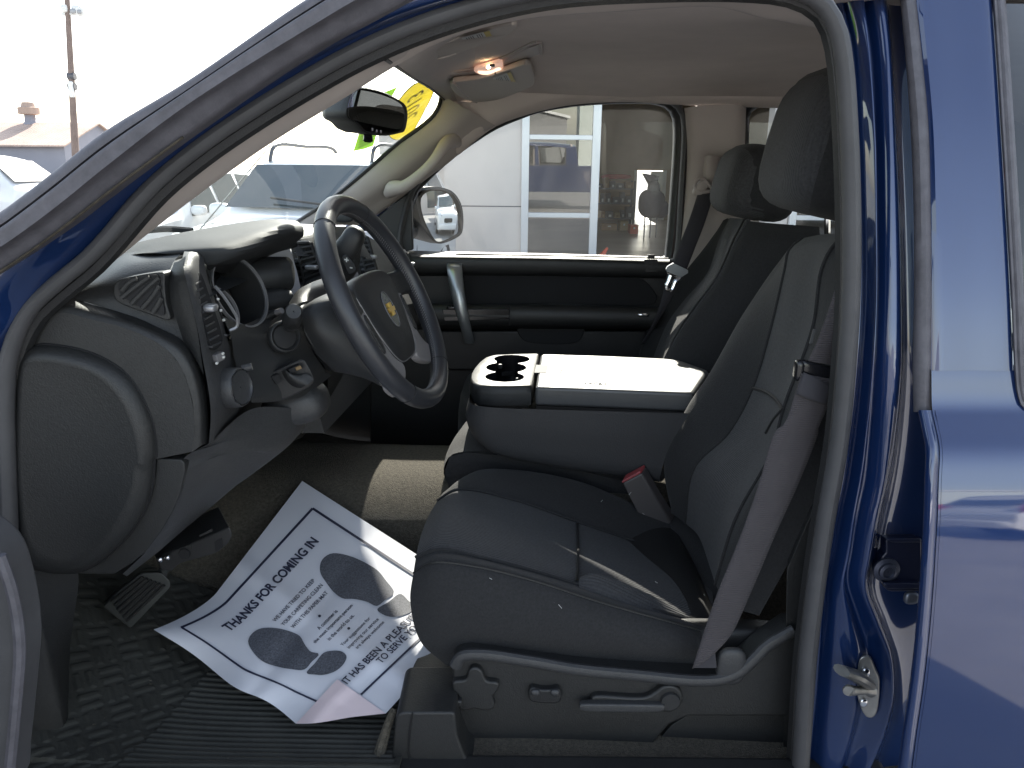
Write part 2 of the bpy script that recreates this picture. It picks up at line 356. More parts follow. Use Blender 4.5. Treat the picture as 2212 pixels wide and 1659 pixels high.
# sun visors (folded against the headliner)
def on_head(px, py, drop):
    """point under the headliner along the line of sight, drop below it"""
    lo, hi = .9, 2.7
    for _ in range(40):
        m_ = (lo + hi) / 2; p = at(px, py, m_)
        if p.z < hz(m_, p.x) - drop + .02: lo = m_
        else: hi = m_
    return at(px, py, lo)
def headpoly(zf, pts, drop): return [on_head(*q, drop) for q in zf.px(pts)]
v1 = part('sun_visor', [slab(rnd(headpoly(ZV, [(335, 560), (430, 612), (560, 618), (800, 565), (1200, 440), (1560, 300), (1620, 170), (1300, 235), (900, 350)], .035), 50), (0, .004, .014))], 'tandark', bevel=.004)
v2 = part('sun_visor', [slab(rnd(headpoly(ZV, [(790, 950), (1095, 1212), (1350, 1190), (1720, 1060), (1870, 985), (1850, 760), (1800, 700), (1500, 790), (1150, 905)], .04), 50), (0, .004, .014))], 'tandark', bevel=.004)
def vlabel(par, quad, drop, nb):
    q = headpoly(ZV, quad, drop)
    ob('warning_label', [(q, [(0, 1, 2, 3)])], 'white', parent=par, smooth=False)
    nrm = (q[1] - q[0]).cross(q[3] - q[0]).normalized()
    if nrm.dot(EYE - q[0]) < 0: nrm = -nrm
    def uvp(u, v): return q[0].lerp(q[1], u).lerp(q[3].lerp(q[2], u), v) + nrm * .0008
    g = []
    for i in range(nb):
        u = .06 + .70 * i / nb
        for v0, v1_ in ((.08, .5), (.56, .93)):
            if (i * 7 + int(v0 * 10)) % 5 == 0: continue
            g.append(([uvp(u, v0), uvp(u + .035, v0), uvp(u + .035, v1_), uvp(u, v1_)], [(0, 1, 2, 3)]))
    yl = ([uvp(.8, .0), uvp(1, .0), uvp(1, 1), uvp(.8, 1)], [(0, 1, 2, 3)])
    ob('label_print', g, 'grylab', parent=par, smooth=False); ob('label_band', [yl], 'ylab', parent=par, smooth=False)
vlabel(v1, [(905, 345), (1280, 240), (1325, 335), (990, 440)], .037, 9)
vlabel(v2, [(1325, 880), (1570, 800), (1670, 1010), (1450, 1090)], .042, 8)
ob('visor_edge', [tube(headpoly(ZV, [(335, 560), (400, 610), (480, 622), (640, 605), (830, 545)], .035), .0035, 6, 24)], 'tandark', parent=v1)
ob('visor_edge', [tube(headpoly(ZV, [(790, 950), (940, 1085), (1075, 1200), (1110, 1212)], .04), .0035, 6, 24)], 'tan', parent=v2)
oc = part('overhead_console', [loft([headpoly(ZV, c, d) for c, d in (([(150, 705), (400, 770), (800, 785), (1100, 745), (1500, 590), (1930, 395)], .012), ([(250, 760), (430, 800), (800, 800), (1100, 775), (1500, 620), (1950, 420)], .022), ([(330, 800), (470, 850), (800, 870), (1150, 835), (1500, 720), (1960, 520)], .024), ([(430, 870), (560, 930), (820, 940), (1200, 890), (1600, 750), (1985, 590)], .006))], 50, 14)], 'tan', face_cam=True)
ob('console_ridge', [tube(headpoly(ZV, [(150, 708), (400, 772), (800, 785), (1100, 745), (1500, 590), (1930, 395), (1985, 560)], .022), .0032, 6, 60)], 'tan', parent=oc)
ob('dome_lamp', [slab(rnd(headpoly(ZV, [(1085, 775), (1250, 720), (1430, 672), (1470, 760), (1480, 800), (1350, 850), (1230, 850), (1150, 840)], .032), 30), (0, 0, .008))], 'lens', parent=oc, bevel=.002)
ob('lamp_bulb', [superbox(headpoly(ZV, [(1268, 742)], .037)[0], (.010, .012, .006), .9)], 'bulb', parent=oc)
ob('lamp_button', [superbox(headpoly(ZV, [(1322, 716)], .037)[0], (.012, .018, .006), .4)], 'blackgl', parent=oc)
ob('lamp_button', [superbox(headpoly(ZV, [(1385, 822)], .037)[0], (.013, .014, .006), .4)], 'blackgl', parent=oc)
ob('lamp_reflector', [slab(rnd(headpoly(ZV, [(1130, 800), (1280, 800), (1400, 750), (1440, 770), (1340, 835), (1200, 840)], .034), 24), (0, 0, .003))], mat('lens_inner', (.8, .66, .55), .2, emit=((1, .7, .5), .5)), parent=oc)
# ---- windshield and header trim
WS_P, WS_N = Vector((-.27, 1.8, 1.795)), Vector((1, 0, -1.28)).normalized()
def ws(px, py, d=0.): return onp(px, py, WS_P + WS_N * d, WS_N)
def wsl(z, d=0.): return WS_P.x + (z - WS_P.z) * 1.28 * 1.0 + 0
part('windshield', [grid([[Vector((-.195 - (1.795 - z) * 1.28 - .072 * (1 - ((y - 1.83) / .76) ** 2), y, z)) for y in [1.09 + 1.46 * k / 24 for k in range(25)]] for z in (1.81, 1.7, 1.6, 1.5, 1.4, 1.34)])], 'wshield')
# header: from the headliner front edge down to the glass top edge
h_e = D([(838, 127, 1.08), (857, 140, 1.16), (880, 157, 1.5), (905, 174, 1.8), (932, 190, 2.1), (958, 212, 2.38), (975, 228, 2.48)])
part('header_trim', [loft([[Vector((p.x + .14, p.y, hz(p.y, p.x + .14) + .004)) for p in h_e], [Vector((p.x + .06, p.y, p.z + (hz(p.y, p.x + .14) - p.z) * .55)) for p in h_e], h_e, [p + Vector((-.03, 0, .02)) for p in h_e]], 24, 12), (tube([p + Vector((-.004, 0, .001)) for p in h_e], .004, 6, 20)[0], tube([p + Vector((-.004, 0, .001)) for p in h_e], .004, 6, 20)[1], 'black')], 'tan', face_cam=True)
# ---- passenger front pillar trim with grab handle
wl = Z2([(1010, 625, 2.40), (1000, 680, 2.42), (960, 750, 2.43), (880, 822, 2.44), (740, 922, 2.46), (600, 1042, 2.48), (360, 1245, 2.52), (180, 1372, 2.55), (60, 1450, 2.57)])
al = Z2([(1345, 812, 2.50), (1270, 860, 2.505), (1190, 920, 2.51), (1120, 985, 2.515), (1040, 1055, 2.52), (930, 1135, 2.53), (800, 1235, 2.55), (640, 1350, 2.57), (480, 1460, 2.58)])
mid = [a.lerp(b, .45) + Vector((0, -.035, 0)) for a, b in zip(wl, al)]
mid2 = [a.lerp(b, .75) + Vector((0, -.02, 0)) for a, b in zip(wl, al)]
pt = part('pillar_trim', [loft([[p + Vector((-.01, .04, 0)) for p in wl], wl, mid, mid2, al, [p + Vector((0, .04, 0)) for p in al]], 40, 22), (*tube([p + Vector((-.006, 0, 0)) for p in wl], .006, 6, 40), 'black')], 'tan', face_cam=True)
gh = Z2([(655, 1255, 2.49), (690, 1225, 2.45), (760, 1210, 2.42), (850, 1145, 2.40), (930, 1070, 2.39), (990, 990, 2.395), (1030, 935, 2.42), (1075, 912, 2.46), (1105, 925, 2.50)])
ob('grab_handle', [tube(gh, [.016, .025, .019, .0165, .016, .0165, .02, .022, .016], 14, 60)], 'tan', parent=pt)
ob('speaker_grille', [superbox(Z2([(365, 1405)], 2.52)[0], (.065, .02, .04), .8)], 'knee', parent=pt)
# upper side rail over the passenger window, from the pillar to the rear wall
ar_up = Z9([(330, 110, 2.44), (420, 180, 2.45), (520, 210, 2.46), (640, 190, 2.46), (800, 150, 2.46), (1000, 100, 2.46), (1300, 50, 2.46), (1700, 40, 2.46), (2000, 60, 2.46), (2500, 80, 2.46), (3200, 100, 2.46)])
ar_dn = Z9([(300, 330, 2.47), (360, 420, 2.49), (440, 490, 2.51), (560, 402, 2.515), (700, 300, 2.52), (900, 222, 2.52), (1200, 152, 2.52), (1600, 128, 2.52), (2000, 150, 2.52), (2500, 165, 2.52), (3200, 185, 2.52)])
part('roof_rail_trim', [loft([[p + Vector((0, -.02, .03)) for p in ar_up], ar_up, [a.lerp(b, .5) + Vector((0, -.012, 0)) for a, b in zip(ar_up, ar_dn)], ar_dn, [p + Vector((0, .04, 0)) for p in ar_dn]], 50, 16)], 'headl', face_cam=True)
# ---- passenger front door
def win_frame(inner, Y, w, mname, name, par, dep=.05, n=90):
    """rubber frame round a window: inner edge (closed), width w outward"""
    I = resamp(inner, n, False, True); c = sum(I, Vector()) / n
    fr = []
    for i, p in enumerate(I):
        t = (I[(i + 1) % n] - I[i - 1]).normalized(); o = Vector((t.z, 0, -t.x)).normalized()
        if o.dot(p - c) < 0: o = -o
        fr.append(o)
    rows = [[p + Vector((0, dep, 0)) for p in I], I, [p + o * w * .5 + Vector((0, -.008, 0)) for p, o in zip(I, fr)], [p + o * w for p, o in zip(I, fr)], [p + o * w + Vector((0, dep, 0)) for p, o in zip(I, fr)]]
    V, Fc = grid(rows, True); return ob(name, [(V, Fc)], mname, parent=par, angle=60)
win = Z9([(120, 1165), (170, 760), (230, 690), (400, 530), (560, 412), (720, 312), (900, 237), (1000, 203), (1200, 165), (1400, 146), (1600, 138), (1790, 143), (1880, 172), (1915, 225), (1925, 330), (1905, 700), (1868, 1130), (1856, 1190), (1500, 1184), (900, 1172), (400, 1166)], 2.60)
Yd = 2.56
# inner panel of the door
PD = conv(0, 0, 1)
pu = D([(846, 548), (900, 556), (960, 557), (1100, 561), (1300, 566), (1418, 571), (1450, 574)], 2.50)
fdoor = part('front_door', [slab(D([(800, 575), (846, 548), (950, 551), (1200, 556), (1442, 563), (1462, 585), (1455, 800), (1440, 1000), (800, 1000)], 2.545), (0, .12, 0)),
                            loft([D([(840, 556), (900, 553), (1200, 557), (1445, 563)], 2.555), D([(840, 548), (900, 550), (1200, 554), (1446, 560)], 2.53), D([(840, 560), (900, 558), (1200, 562), (1446, 570)], 2.50), D([(840, 590), (900, 588), (1200, 590), (1446, 596)], 2.505), D([(840, 600), (900, 597), (1200, 598), (1446, 602)], 2.545)], 30, 18)], 'dash', bevel=.004, label='black inner door panel with a sunlit top edge')
ob('window_pane', [([p + Vector((0, .02, 0)) for p in resamp(win, 80, False, True)], [tuple(range(80))])], 'dusty', parent=fdoor, smooth=False)
win_frame(win, 2.6, .026, 'black', 'window_frame', fdoor)
win_frame([p for p in Z9([(110, 1190), (160, 745), (215, 672), (400, 510), (560, 392), (720, 288), (900, 214), (1200, 140), (1600, 112), (1800, 118), (1905, 150), (1962, 215), (1975, 330), (1955, 700), (1925, 1140), (1905, 1200), (900, 1185)], 2.545)], 2.54, .016, 'rubber', 'weatherstrip', fdoor, .03)
ob('sill_strip', [tube(D([(985, 550), (1100, 552), (1300, 556), (1444, 560)], 2.565), .0055, 8, 20)], 'knee', parent=fdoor)
ob('upper_recess', [slab(rnd(D([(992, 598), (1340, 597), (1385, 602), (1408, 622), (1420, 652), (1200, 655), (985, 652), (978, 625)], 2.535), 60), (0, .02, 0))], mat('black_cloth_inlay', (.010, .010, .011), .9, bump=('noise', 900, .4, .001)), parent=fdoor, bevel=.003)
ob('armrest', [loft([D([(900, 655), (1000, 658), (1200, 658), (1425, 664)], 2.54), D([(900, 655), (1000, 660), (1200, 662), (1425, 668)], 2.46), D([(900, 668), (1000, 672), (1200, 674), (1425, 682)], 2.445), D([(900, 700), (1000, 700), (1200, 702), (1418, 704)], 2.45), D([(900, 712), (1000, 712), (1200, 712), (1418, 712)], 2.54)], 30, 20),
              (*box(D([(1101, 682)], 2.442)[0], (.003, .006, .06)), 'void')], 'dash', parent=fdoor)
ob('switch_plate', [slab(D([(955, 668), (1100, 668), (1101, 690), (960, 694)], 2.443), (0, .01, 0)), superbox(D([(975, 664)], 2.45)[0], (.03, .03, .012), .4), superbox(D([(1003, 664)], 2.45)[0], (.02, .03, .010), .4)], 'blackgl', parent=fdoor, bevel=.002)
ob('door_pocket', [slab(D([(945, 715), (1420, 715), (1415, 800), (960, 800)], 2.515), (0, .03, 0))], 'black', parent=fdoor, bevel=.006)
ob('pocket_recess', [slab(rnd(D([(1118, 704), (1262, 704), (1256, 730), (1245, 740), (1140, 739), (1124, 728)], 2.510), 40), (0, .01, 0))], 'void', parent=fdoor, bevel=.002)
lw = ob('lower_panel', [slab(D([(940, 800), (1415, 800), (1405, 1000), (960, 1000)], 2.53), (0, .02, 0))], 'black', parent=fdoor)
hh = [(967, 568, 2.50), (966, 580, 2.47), (972, 620, 2.44), (982, 665, 2.43), (994, 705, 2.44), (1003, 740, 2.48)]
hb = [(996, 568, 2.50), (997, 580, 2.47), (1001, 620, 2.44), (1008, 665, 2.43), (1016, 705, 2.44), (1024, 742, 2.48)]
ha, hc = D(hh), D(hb)
ob('pull_handle', [loft([[p + Vector((.002, .03, 0)) for p in ha], ha, [a.lerp(b, .5) + Vector((0, -.010, 0)) for a, b in zip(ha, hc)], hc, [p + Vector((-.002, .03, 0)) for p in hc]], 40, 14)], 'handle', parent=fdoor, face_cam=True)
ob('sail_panel', [slab(D([(888, 412), (892, 540), (846, 548), (815, 470), (850, 440)], 2.56), (0, .03, 0))], 'black', parent=fdoor, bevel=.004)
ob('lock_button', [box(D([(1406, 560)], 2.53)[0], (.022, .016, .03)), (*slab(D([(1392, 560), (1421, 560), (1420, 588), (1394, 588)], 2.498), (0, .006, 0)), 'black'), (*slab(D([(1399, 570), (1414, 570), (1413, 582), (1400, 582)], 2.497), (0, .006, 0)), 'dash')], 'blackgl', parent=fdoor, bevel=.0015)
ob('door_lever', [superbox(D([(1390, 680)], 2.45)[0], (.04, .02, .014), .6)], 'chrome', parent=fdoor)
part('kick_panel', [slab([Vector((-1.06, 2.58, .6)), Vector((-.30, 2.58, .6)), Vector((-.30, 2.58, 1.32)), Vector((-1.06, 2.58, 1.36))], (0, .05, 0))], 'black')
# outer skin of the passenger side (seen mirrored in the showroom glass and the mirrors)
part('outer_side', [slab([Vector(v) for v in ((-2.3, 2.74, .55), (-2.3, 2.72, 1.12), (-.75, 2.72, 1.27), (3.2, 2.72, 1.30), (3.2, 2.74, .55))], (0, .05, 0)),
                    slab(D([(735, 500), (925, 285), (965, 285), (800, 500)], 2.62), (0, .05, 0)),
                    slab([Vector(v) for v in ((.60, 2.64, 1.29), (.58, 2.60, 1.82), (.68, 2.60, 1.82), (.72, 2.64, 1.29))], (0, .05, 0)),
                    slab([Vector(v) for v in ((1.50, 2.64, 1.29), (1.50, 2.60, 1.82), (1.78, 2.60, 1.82), (1.86, 2.64, 1.29))], (0, .05, 0))], 'blue', bevel=.01)
part('hood', [loft([[Vector((x, y, z)) for x, z in ((-.98, 1.29), (-1.3, 1.285), (-1.9, 1.23), (-2.3, 1.12))] for y in (1.0, 1.3, 1.85, 2.4, 2.72)], 14, 12)], 'blue', solid=.03)
part('front_fender', [slab([Vector((-2.5, .93, .45)), Vector((-.86, .93, .45)), Vector((-.84, .95, 1.26)), Vector((-1.0, .96, 1.28)), Vector((-2.5, 1.0, 1.12))], (0, .06, 0))], 'blue', bevel=.015)
part('cowl', [slab([Vector((-1.02, 1.02, 1.31)), Vector((-.78, 1.04, 1.34)), Vector((-.78, 2.6, 1.34)), Vector((-1.02, 2.7, 1.31))], (0, 0, -.06))], 'black')
part('wiper', [tube([Vector((-.86, 1.5, 1.37)), Vector((-.80, 1.9, 1.385)), Vector((-.80, 2.35, 1.385))], .010, 6, 12), tube([Vector((-.93, 1.15, 1.35)), Vector((-.86, 1.5, 1.372))], .008, 6, 6)], 'black')
part('aerial', [tube([Vector((-1.2, 2.55, 1.2)), at(589, 308, 2.5)], [.003, .0016], 6, 8)], 'steel')
# ---- passenger exterior mirror
mh = Z2([(818, 1232), (880, 1214), (1000, 1214), (1082, 1250), (1130, 1330), (1143, 1430), (1135, 1520), (1090, 1552), (985, 1585), (930, 1592), (835, 1608)], 2.86)
MP = at(620.9 + 990 * .3328, 1400 * .3328, 2.85)
dmir = (MP - EYE).normalized(); rmir = Vector((.93, .30, -.085)).normalized(); MN = (rmir - dmir).normalized()
def onm(pts, d=0.): return [onp(*q, MP + MN * d, MN) for q in Z2.px(pts)]
mo = onm([(830, 1232), (880, 1216), (1000, 1216), (1082, 1252), (1130, 1330), (1143, 1430), (1133, 1512), (1090, 1548), (985, 1582), (940, 1560), (880, 1470), (850, 1380)])
mo = resamp(mo, 48, False, True); mc = sum(mo, Vector()) / 48
back = Vector((-.8, .25, .02)).normalized()
rowsm = [[mc + (p - mc) * .86 + MN * -.004 for p in mo], [mc + (p - mc) * .9 + MN * .002 for p in mo], mo, [p + back * .03 for p in mo], [mc + (p - mc) * .9 + back * .09 for p in mo], [mc + (p - mc) * .5 + back * .13 for p in mo], [mc + back * .135 for p in mo]]
sm = ob('side_mirror', [grid(rowsm, True), tube([mc + back * .05 + Vector((-.05, -.08, -.06)), Vector((-.42, 2.68, 1.40))], .03, 10, 6)], 'black', parent=fdoor, angle=50)
mg = resamp(onm([(868, 1290), (900, 1250), (960, 1238), (1040, 1262), (1088, 1340), (1105, 1450), (1105, 1508), (1090, 1522), (985, 1568), (960, 1562), (935, 1530), (890, 1440), (868, 1360)], .003), 48, False, True)
gc = sum(mg, Vector()) / 48
def sag(p): return p + MN * (.007 - (p - gc).length_squared / (2 * 1.05))
ob('mirror_glass', [grid([[sag(gc + (p - gc) * k) for p in mg] for k in (1, .88, .75, .6, .45, .3, .15, .02)], True)], 'mirror', parent=fdoor)
# ---- centre pillar, rear cabin (passenger side)
bp = part('pillar_trim', [loft([D([(1474, 236), (1481, 330), (1476, 430), (1462, 560), (1445, 700), (1425, 1000)], 2.56), D([(1486, 232), (1492, 330), (1488, 430), (1474, 560), (1456, 700), (1436, 1000)], 2.52), D([(1540, 226), (1548, 330), (1545, 430), (1530, 560), (1520, 700), (1500, 1000)], 2.505), D([(1598, 226), (1600, 330), (1598, 430), (1596, 560), (1590, 700), (1580, 1000)], 2.51), D([(1612, 228), (1609, 330), (1608, 430), (1606, 560), (1600, 700), (1590, 1000)], 2.57)], 24, 20)], 'tan', face_cam=True)
ob('belt_height_cover', [loft([Z3([(425, 880, 2.49), (418, 960, 2.49), (420, 1060, 2.49)]), Z3([(445, 868, 2.465), (440, 960, 2.46), (445, 1060, 2.465)]), Z3([(500, 875, 2.465), (500, 960, 2.46), (500, 1060, 2.465)]), Z3([(525, 890, 2.49), (525, 960, 2.49), (520, 1065, 2.49)])], 14, 12)], 'tan', parent=bp, face_cam=True)
rwin = D([(1616, 480), (1618, 300), (1622, 245), (1640, 232), (1690, 222), (1850, 222), (1990, 228), (2000, 260), (1995, 515), (1800, 517), (1640, 516)], 2.58)
part('rear_side_window', [([p for p in resamp(rwin, 40, False, True)], [tuple(range(40))])], 'dusty', smooth=False)
rwf = win_frame(rwin, 2.57, .022, 'black', 'window_frame', T, .03)
rd2 = part('rear_door_panel', [slab([Vector((.74, 2.54, 1.34)), Vector((1.66, 2.54, 1.345)), Vector((1.66, 2.54, .65)), Vector((.74, 2.54, .65))], (0, .1, 0)), slab([Vector((1.47, 2.55, 1.34)), Vector((1.47, 2.5, 1.8)), Vector((1.7, 2.5, 1.8)), Vector((1.7, 2.55, 1.34))], (0, .08, 0))], 'dash', bevel=.006)
part('rear_wall', [slab([Vector((1.72, 1.05, .6)), Vector((1.72, 2.65, .6)), Vector((1.68, 2.6, 1.40)), Vector((1.68, 1.1, 1.40))], (.06, 0, 0)), slab([Vector((1.68, 1.1, 1.40)), Vector((1.68, 1.22, 1.40)), Vector((1.62, 1.22, 1.86)), Vector((1.62, 1.1, 1.86))], (.05, 0, 0)), slab([Vector((1.68, 2.5, 1.40)), Vector((1.68, 2.62, 1.40)), Vector((1.62, 2.58, 1.86)), Vector((1.62, 2.5, 1.86))], (.05, 0, 0)), slab([Vector((1.635, 1.1, 1.74)), Vector((1.635, 2.6, 1.74)), Vector((1.62, 2.6, 1.88)), Vector((1.62, 1.1, 1.88))], (.05, 0, 0))], 'headl')
part('rear_window', [([Vector((1.70, 1.2, 1.39)), Vector((1.70, 2.55, 1.39)), Vector((1.645, 2.55, 1.76)), Vector((1.645, 1.2, 1.76))], [(0, 1, 2, 3)])], 'tint', smooth=False)
part('rear_seat', [superbox((1.25, 1.82, .92), (.62, 1.40, .26), .3), superbox((1.54, 1.82, 1.2), (.26, 1.40, .62), .3, Matrix.Rotation(R(14), 3, 'Y')), superbox((1.58, 1.45, 1.56), (.12, .26, .17), .5), superbox((1.58, 2.2, 1.56), (.12, .26, .17), .5)], 'bolster')
# ---- floor, tunnel hump, firewall
fl = []
for Y, zf, zk in ((1.03, .655, .70), (1.10, .645, .72), (1.3, .66, .80), (1.48, .685, .86), (1.60, .80, .93), (1.72, .865, .96), (1.85, .875, .965), (2.0, .86, .96), (2.12, .70, .9), (2.4, .66, .84), (2.56, .66, .82)):
    fl.append([Vector((-1.06, Y, zk + .46)), Vector((-1.02, Y, zk + .12)), Vector((-.84, Y, zf + (zk - zf) * .75)), Vector((-.62, Y, zf + (zk - zf) * .14)), Vector((-.3, Y, zf)), Vector((.1, Y, zf)), Vector((.6, Y, zf - .02)), Vector((1.2, Y, zf - .03)), Vector((1.75, Y, zf))])
part('carpet', [loft(fl, 70, 60)], 'carpet', face_cam=True)
part('firewall_panel', [slab([Vector((-1.05, 1.05, .75)), Vector((-1.05, 2.65, .75)), Vector((-.95, 2.65, 1.36)), Vector((-.95, 1.05, 1.36))], (-.04, 0, 0)), slab([Vector((-.95, 1.14, .90)), Vector((-.98, 2.55, .90)), Vector((-.8, 2.55, 1.3)), Vector((-.8, 1.14, 1.3))], (-.03, 0, 0))], 'darkcarpet')
part('heater_box', [superbox((-.76, 1.86, 1.06), (.34, .42, .34), .35), superbox((-.70, 1.72, .98), (.2, .2, .16), .4)], 'black')
part('door_sill', [slab([Vector((-.95, 1.005, .655)), Vector((.62, 1.005, .655)), Vector((.62, 1.075, .66)), Vector((-.95, 1.075, .66))], (0, 0, -.1))], 'black', bevel=.01)
part('body', [slab([Vector((-1.1, .98, .64)), Vector((.5, .98, .64)), Vector((.5, 1.04, .645)), Vector((-1.1, 1.04, .645))], (0, 0, -.14)), slab(D([(-60, 700), (0, 735), (20, 900), (18, 1300), (18, 1700), (-60, 1700)], 1.06), (0, .05, 0))], 'blue', bevel=.01)
kp = part('kick_panel', [loft([D([(26, 960), (40, 1150), (62, 1250), (64, 1330), (55, 1500), (44, 1700)], 1.075), D([(75, 1180), (90, 1250), (100, 1330), (120, 1450), (140, 1560), (150, 1700)], 1.10), D([(160, 1180), (170, 1250), (160, 1330), (150, 1420), (150, 1560), (155, 1700)], 1.16)], 24, 12)], 'dash', face_cam=True)
# ---- front doorway bottom left: edge of the open driver door
od = D([(-80, 1140), (-30, 1165), (0, 1200), (24, 1270), (38, 1340), (43, 1400), (40, 1460), (33, 1540), (22, 1650), (12, 1720), (-80, 1760)], .84)
dd = part('front_door', [slab(rnd(od, 80), (0, .05, 0))], 'rubber', bevel=.008, label='edge of the open driver door at the hinge side')
ob('door_shell', [slab([Vector((-.80, .90, .55)), Vector((-1.17, -.18, .55)), Vector((-1.17, -.18, 1.28)), Vector((-.80, .90, 1.28))], (-.10, .03, 0)), tube([Vector((-.82, .88, 1.26)), Vector((-.93, .55, 1.55)), Vector((-1.03, .25, 1.74)), Vector((-1.15, -.10, 1.74)), Vector((-1.17, -.16, 1.26))], .025, 8, 40)], 'dash', parent=dd, bevel=.01)
ob('weatherstrip', [tube(D([(0, 1200), (24, 1270), (38, 1340), (43, 1400), (40, 1460), (33, 1540), (22, 1650), (12, 1720)], .835), .007, 8, 50)], 'rubber2', parent=dd)

# ================================================================ DASHBOARD
dash = part('dashboard', [
    # end cover skin
    slab(Z4([(250, 690), (440, 700), (600, 745), (760, 780), (900, 830), (1020, 890), (1110, 960), (1180, 1060), (1225, 1180), (1255, 1320), (1262, 1450), (1245, 1600), (1000, 1650), (800, 2000), (600, 2300), (150, 2400), (60, 1700), (60, 1200), (130, 900), (200, 760)], 1.082), (0, .05, 0)),
    # ledge sweeping down from the pillar
    loft([Z4([(300, 625, 1.10), (450, 598, 1.115), (600, 640, 1.12), (760, 688, 1.12), (900, 735, 1.12), (1040, 800, 1.12), (1190, 880, 1.12), (1275, 1000, 1.12), (1325, 1150, 1.118), (1350, 1350, 1.115), (1352, 1550, 1.11)]),
          Z4([(295, 665, 1.082), (440, 655, 1.088), (600, 698, 1.088), (760, 738, 1.088), (900, 786, 1.088), (1030, 848, 1.088), (1150, 925, 1.088), (1230, 1035, 1.088), (1278, 1170, 1.088), (1305, 1340, 1.088), (1305, 1560, 1.088)]),
          Z4([(290, 700, 1.082), (440, 702, 1.082), (600, 747, 1.082), (760, 782, 1.082), (900, 832, 1.082), (1018, 892, 1.082), (1110, 962, 1.082), (1180, 1062, 1.082), (1226, 1182, 1.082), (1256, 1322, 1.082), (1245, 1605, 1.082)])], 70, 14),
    ], 'dash', face_cam=False, angle=40)
def dp(name, geos, m, **k): return ob(name, geos, m, parent=dash, **k)
oc_ = Z4([(95, 1800), (100, 1300), (130, 1050), (155, 960), (250, 908), (400, 915), (560, 950), (680, 1000), (800, 1080), (890, 1190), (950, 1310), (990, 1420), (1010, 1540), (1010, 1652)], 1.081) + Z7([(757, 120), (750, 220), (735, 310), (690, 420), (620, 520), (540, 600), (470, 655), (380, 692), (250, 690), (140, 655), (110, 560)], 1.081)
ic_ = Z4([(130, 1800), (128, 1320), (140, 1110), (170, 1010), (280, 995), (420, 1015), (560, 1055), (660, 1110), (740, 1190), (810, 1290), (855, 1400), (885, 1500), (900, 1600), (905, 1690)], 1.060) + Z7([(668, 160), (655, 240), (630, 330), (585, 420), (530, 500), (470, 560), (410, 605), (350, 635), (260, 640), (180, 600), (140, 540)], 1.060)
n_ = 110
o1, i1 = resamp(oc_, n_, False, True), resamp(ic_, n_, False, True)
cc = sum(i1, Vector()) / n_
rows = [[p + Vector((0, .01, 0)) for p in o1], o1, [a.lerp(b, .12) + Vector((0, -.007, 0)) for a, b in zip(o1, i1)], [a.lerp(b, .55) + Vector((0, -.005, 0)) for a, b in zip(o1, i1)], i1, [cc.lerp(p, .96) + Vector((0, .0008, 0)) for p in i1]]
V_, F_ = grid(rows, True); F_.append(tuple((len(rows) - 1) * n_ + j for j in range(n_)))
dp('fuse_cover', [(V_, F_)], 'dash', angle=55)
dp('cover_seam', [tube([p + Vector((0, .001, 0)) for p in o1], .0022, 6, 160, closed=True)], 'void')
# upper end surface with side demister vent
dp('end_panel', [loft([Z4([(440, 580, 1.12), (600, 470, 1.16), (800, 318, 1.24), (1000, 300, 1.24), (1190, 298, 1.20)]),
                       Z4([(450, 592, 1.116), (640, 520, 1.135), (860, 400, 1.165), (1000, 375, 1.17), (1125, 372, 1.165)]),
                       Z4([(455, 598, 1.115), (680, 580, 1.125), (880, 520, 1.135), (1000, 500, 1.138), (1098, 480, 1.135)]),
                       Z4([(600, 640, 1.118), (760, 688, 1.12), (900, 735, 1.122), (1040, 800, 1.122), (1190, 880, 1.12)])], 40, 30)], 'dash', face_cam=True)
vz = Z4([(770, 495), (1030, 452), (1045, 560), (1070, 715), (985, 690), (770, 590)], 1.118)
vf = resamp(Z4([(738, 520), (760, 490), (800, 475), (1050, 435), (1065, 440), (1068, 520), (1080, 640), (1105, 740), (1085, 748), (1000, 720), (770, 632), (740, 600)], 1.113), 60, False, True)
ve = dp('demister_vent', [slab(vf, (0, .03, 0))], 'dash', bevel=.003)
ob('vent_opening', [slab(resamp(Z4([(772, 560), (780, 495), (900, 470), (1028, 456), (1036, 540), (1062, 712), (980, 688), (860, 635)], 1.110), 50, False, True), (0, .004, 0))], 'void', parent=ve)
for a, b, c in (((790, 555), (840, 500), (890, 474)), ((790, 600), (890, 520), (970, 464)), ((850, 640), (950, 540), (1030, 470)), ((920, 672), (990, 590), (1034, 520)), ((990, 700), (1020, 650), (1048, 600))):
    ob('vent_slat', [tube(Z4([a, b, c], 1.108), .0024, 6, 14, sq=(1.5, .7))], 'dash', parent=ve)
# corner column and bezel with driver vent
dp('corner_column', [loft([Z4([(1130, 372, 1.155), (1098, 480, 1.13), (1115, 640, 1.12), (1150, 760, 1.118), (1190, 882, 1.118)]), Z4([(1165, 360, 1.14), (1150, 470, 1.118), (1175, 630, 1.11), (1215, 780, 1.108), (1262, 985, 1.108)]), Z4([(1205, 330, 1.13), (1195, 430, 1.112), (1225, 560, 1.105), (1275, 780, 1.102), (1322, 1100, 1.102)])], 30, 14)], 'dash', face_cam=True)
bz_l = [(1196, 300, 1.17), (1185, 350, 1.135), (1196, 430, 1.108), (1226, 560, 1.10), (1262, 710, 1.098), (1292, 850, 1.098), (1316, 1000, 1.098), (1345, 1150, 1.098), (1368, 1330, 1.098), (1356, 1545, 1.10)]
bz_m = [(1240, 302, 1.17), (1232, 345, 1.14), (1240, 420, 1.12), (1262, 550, 1.112), (1296, 700, 1.11), (1326, 850, 1.11), (1352, 1000, 1.11), (1385, 1150, 1.11), (1405, 1330, 1.11), (1380, 1535, 1.11)]
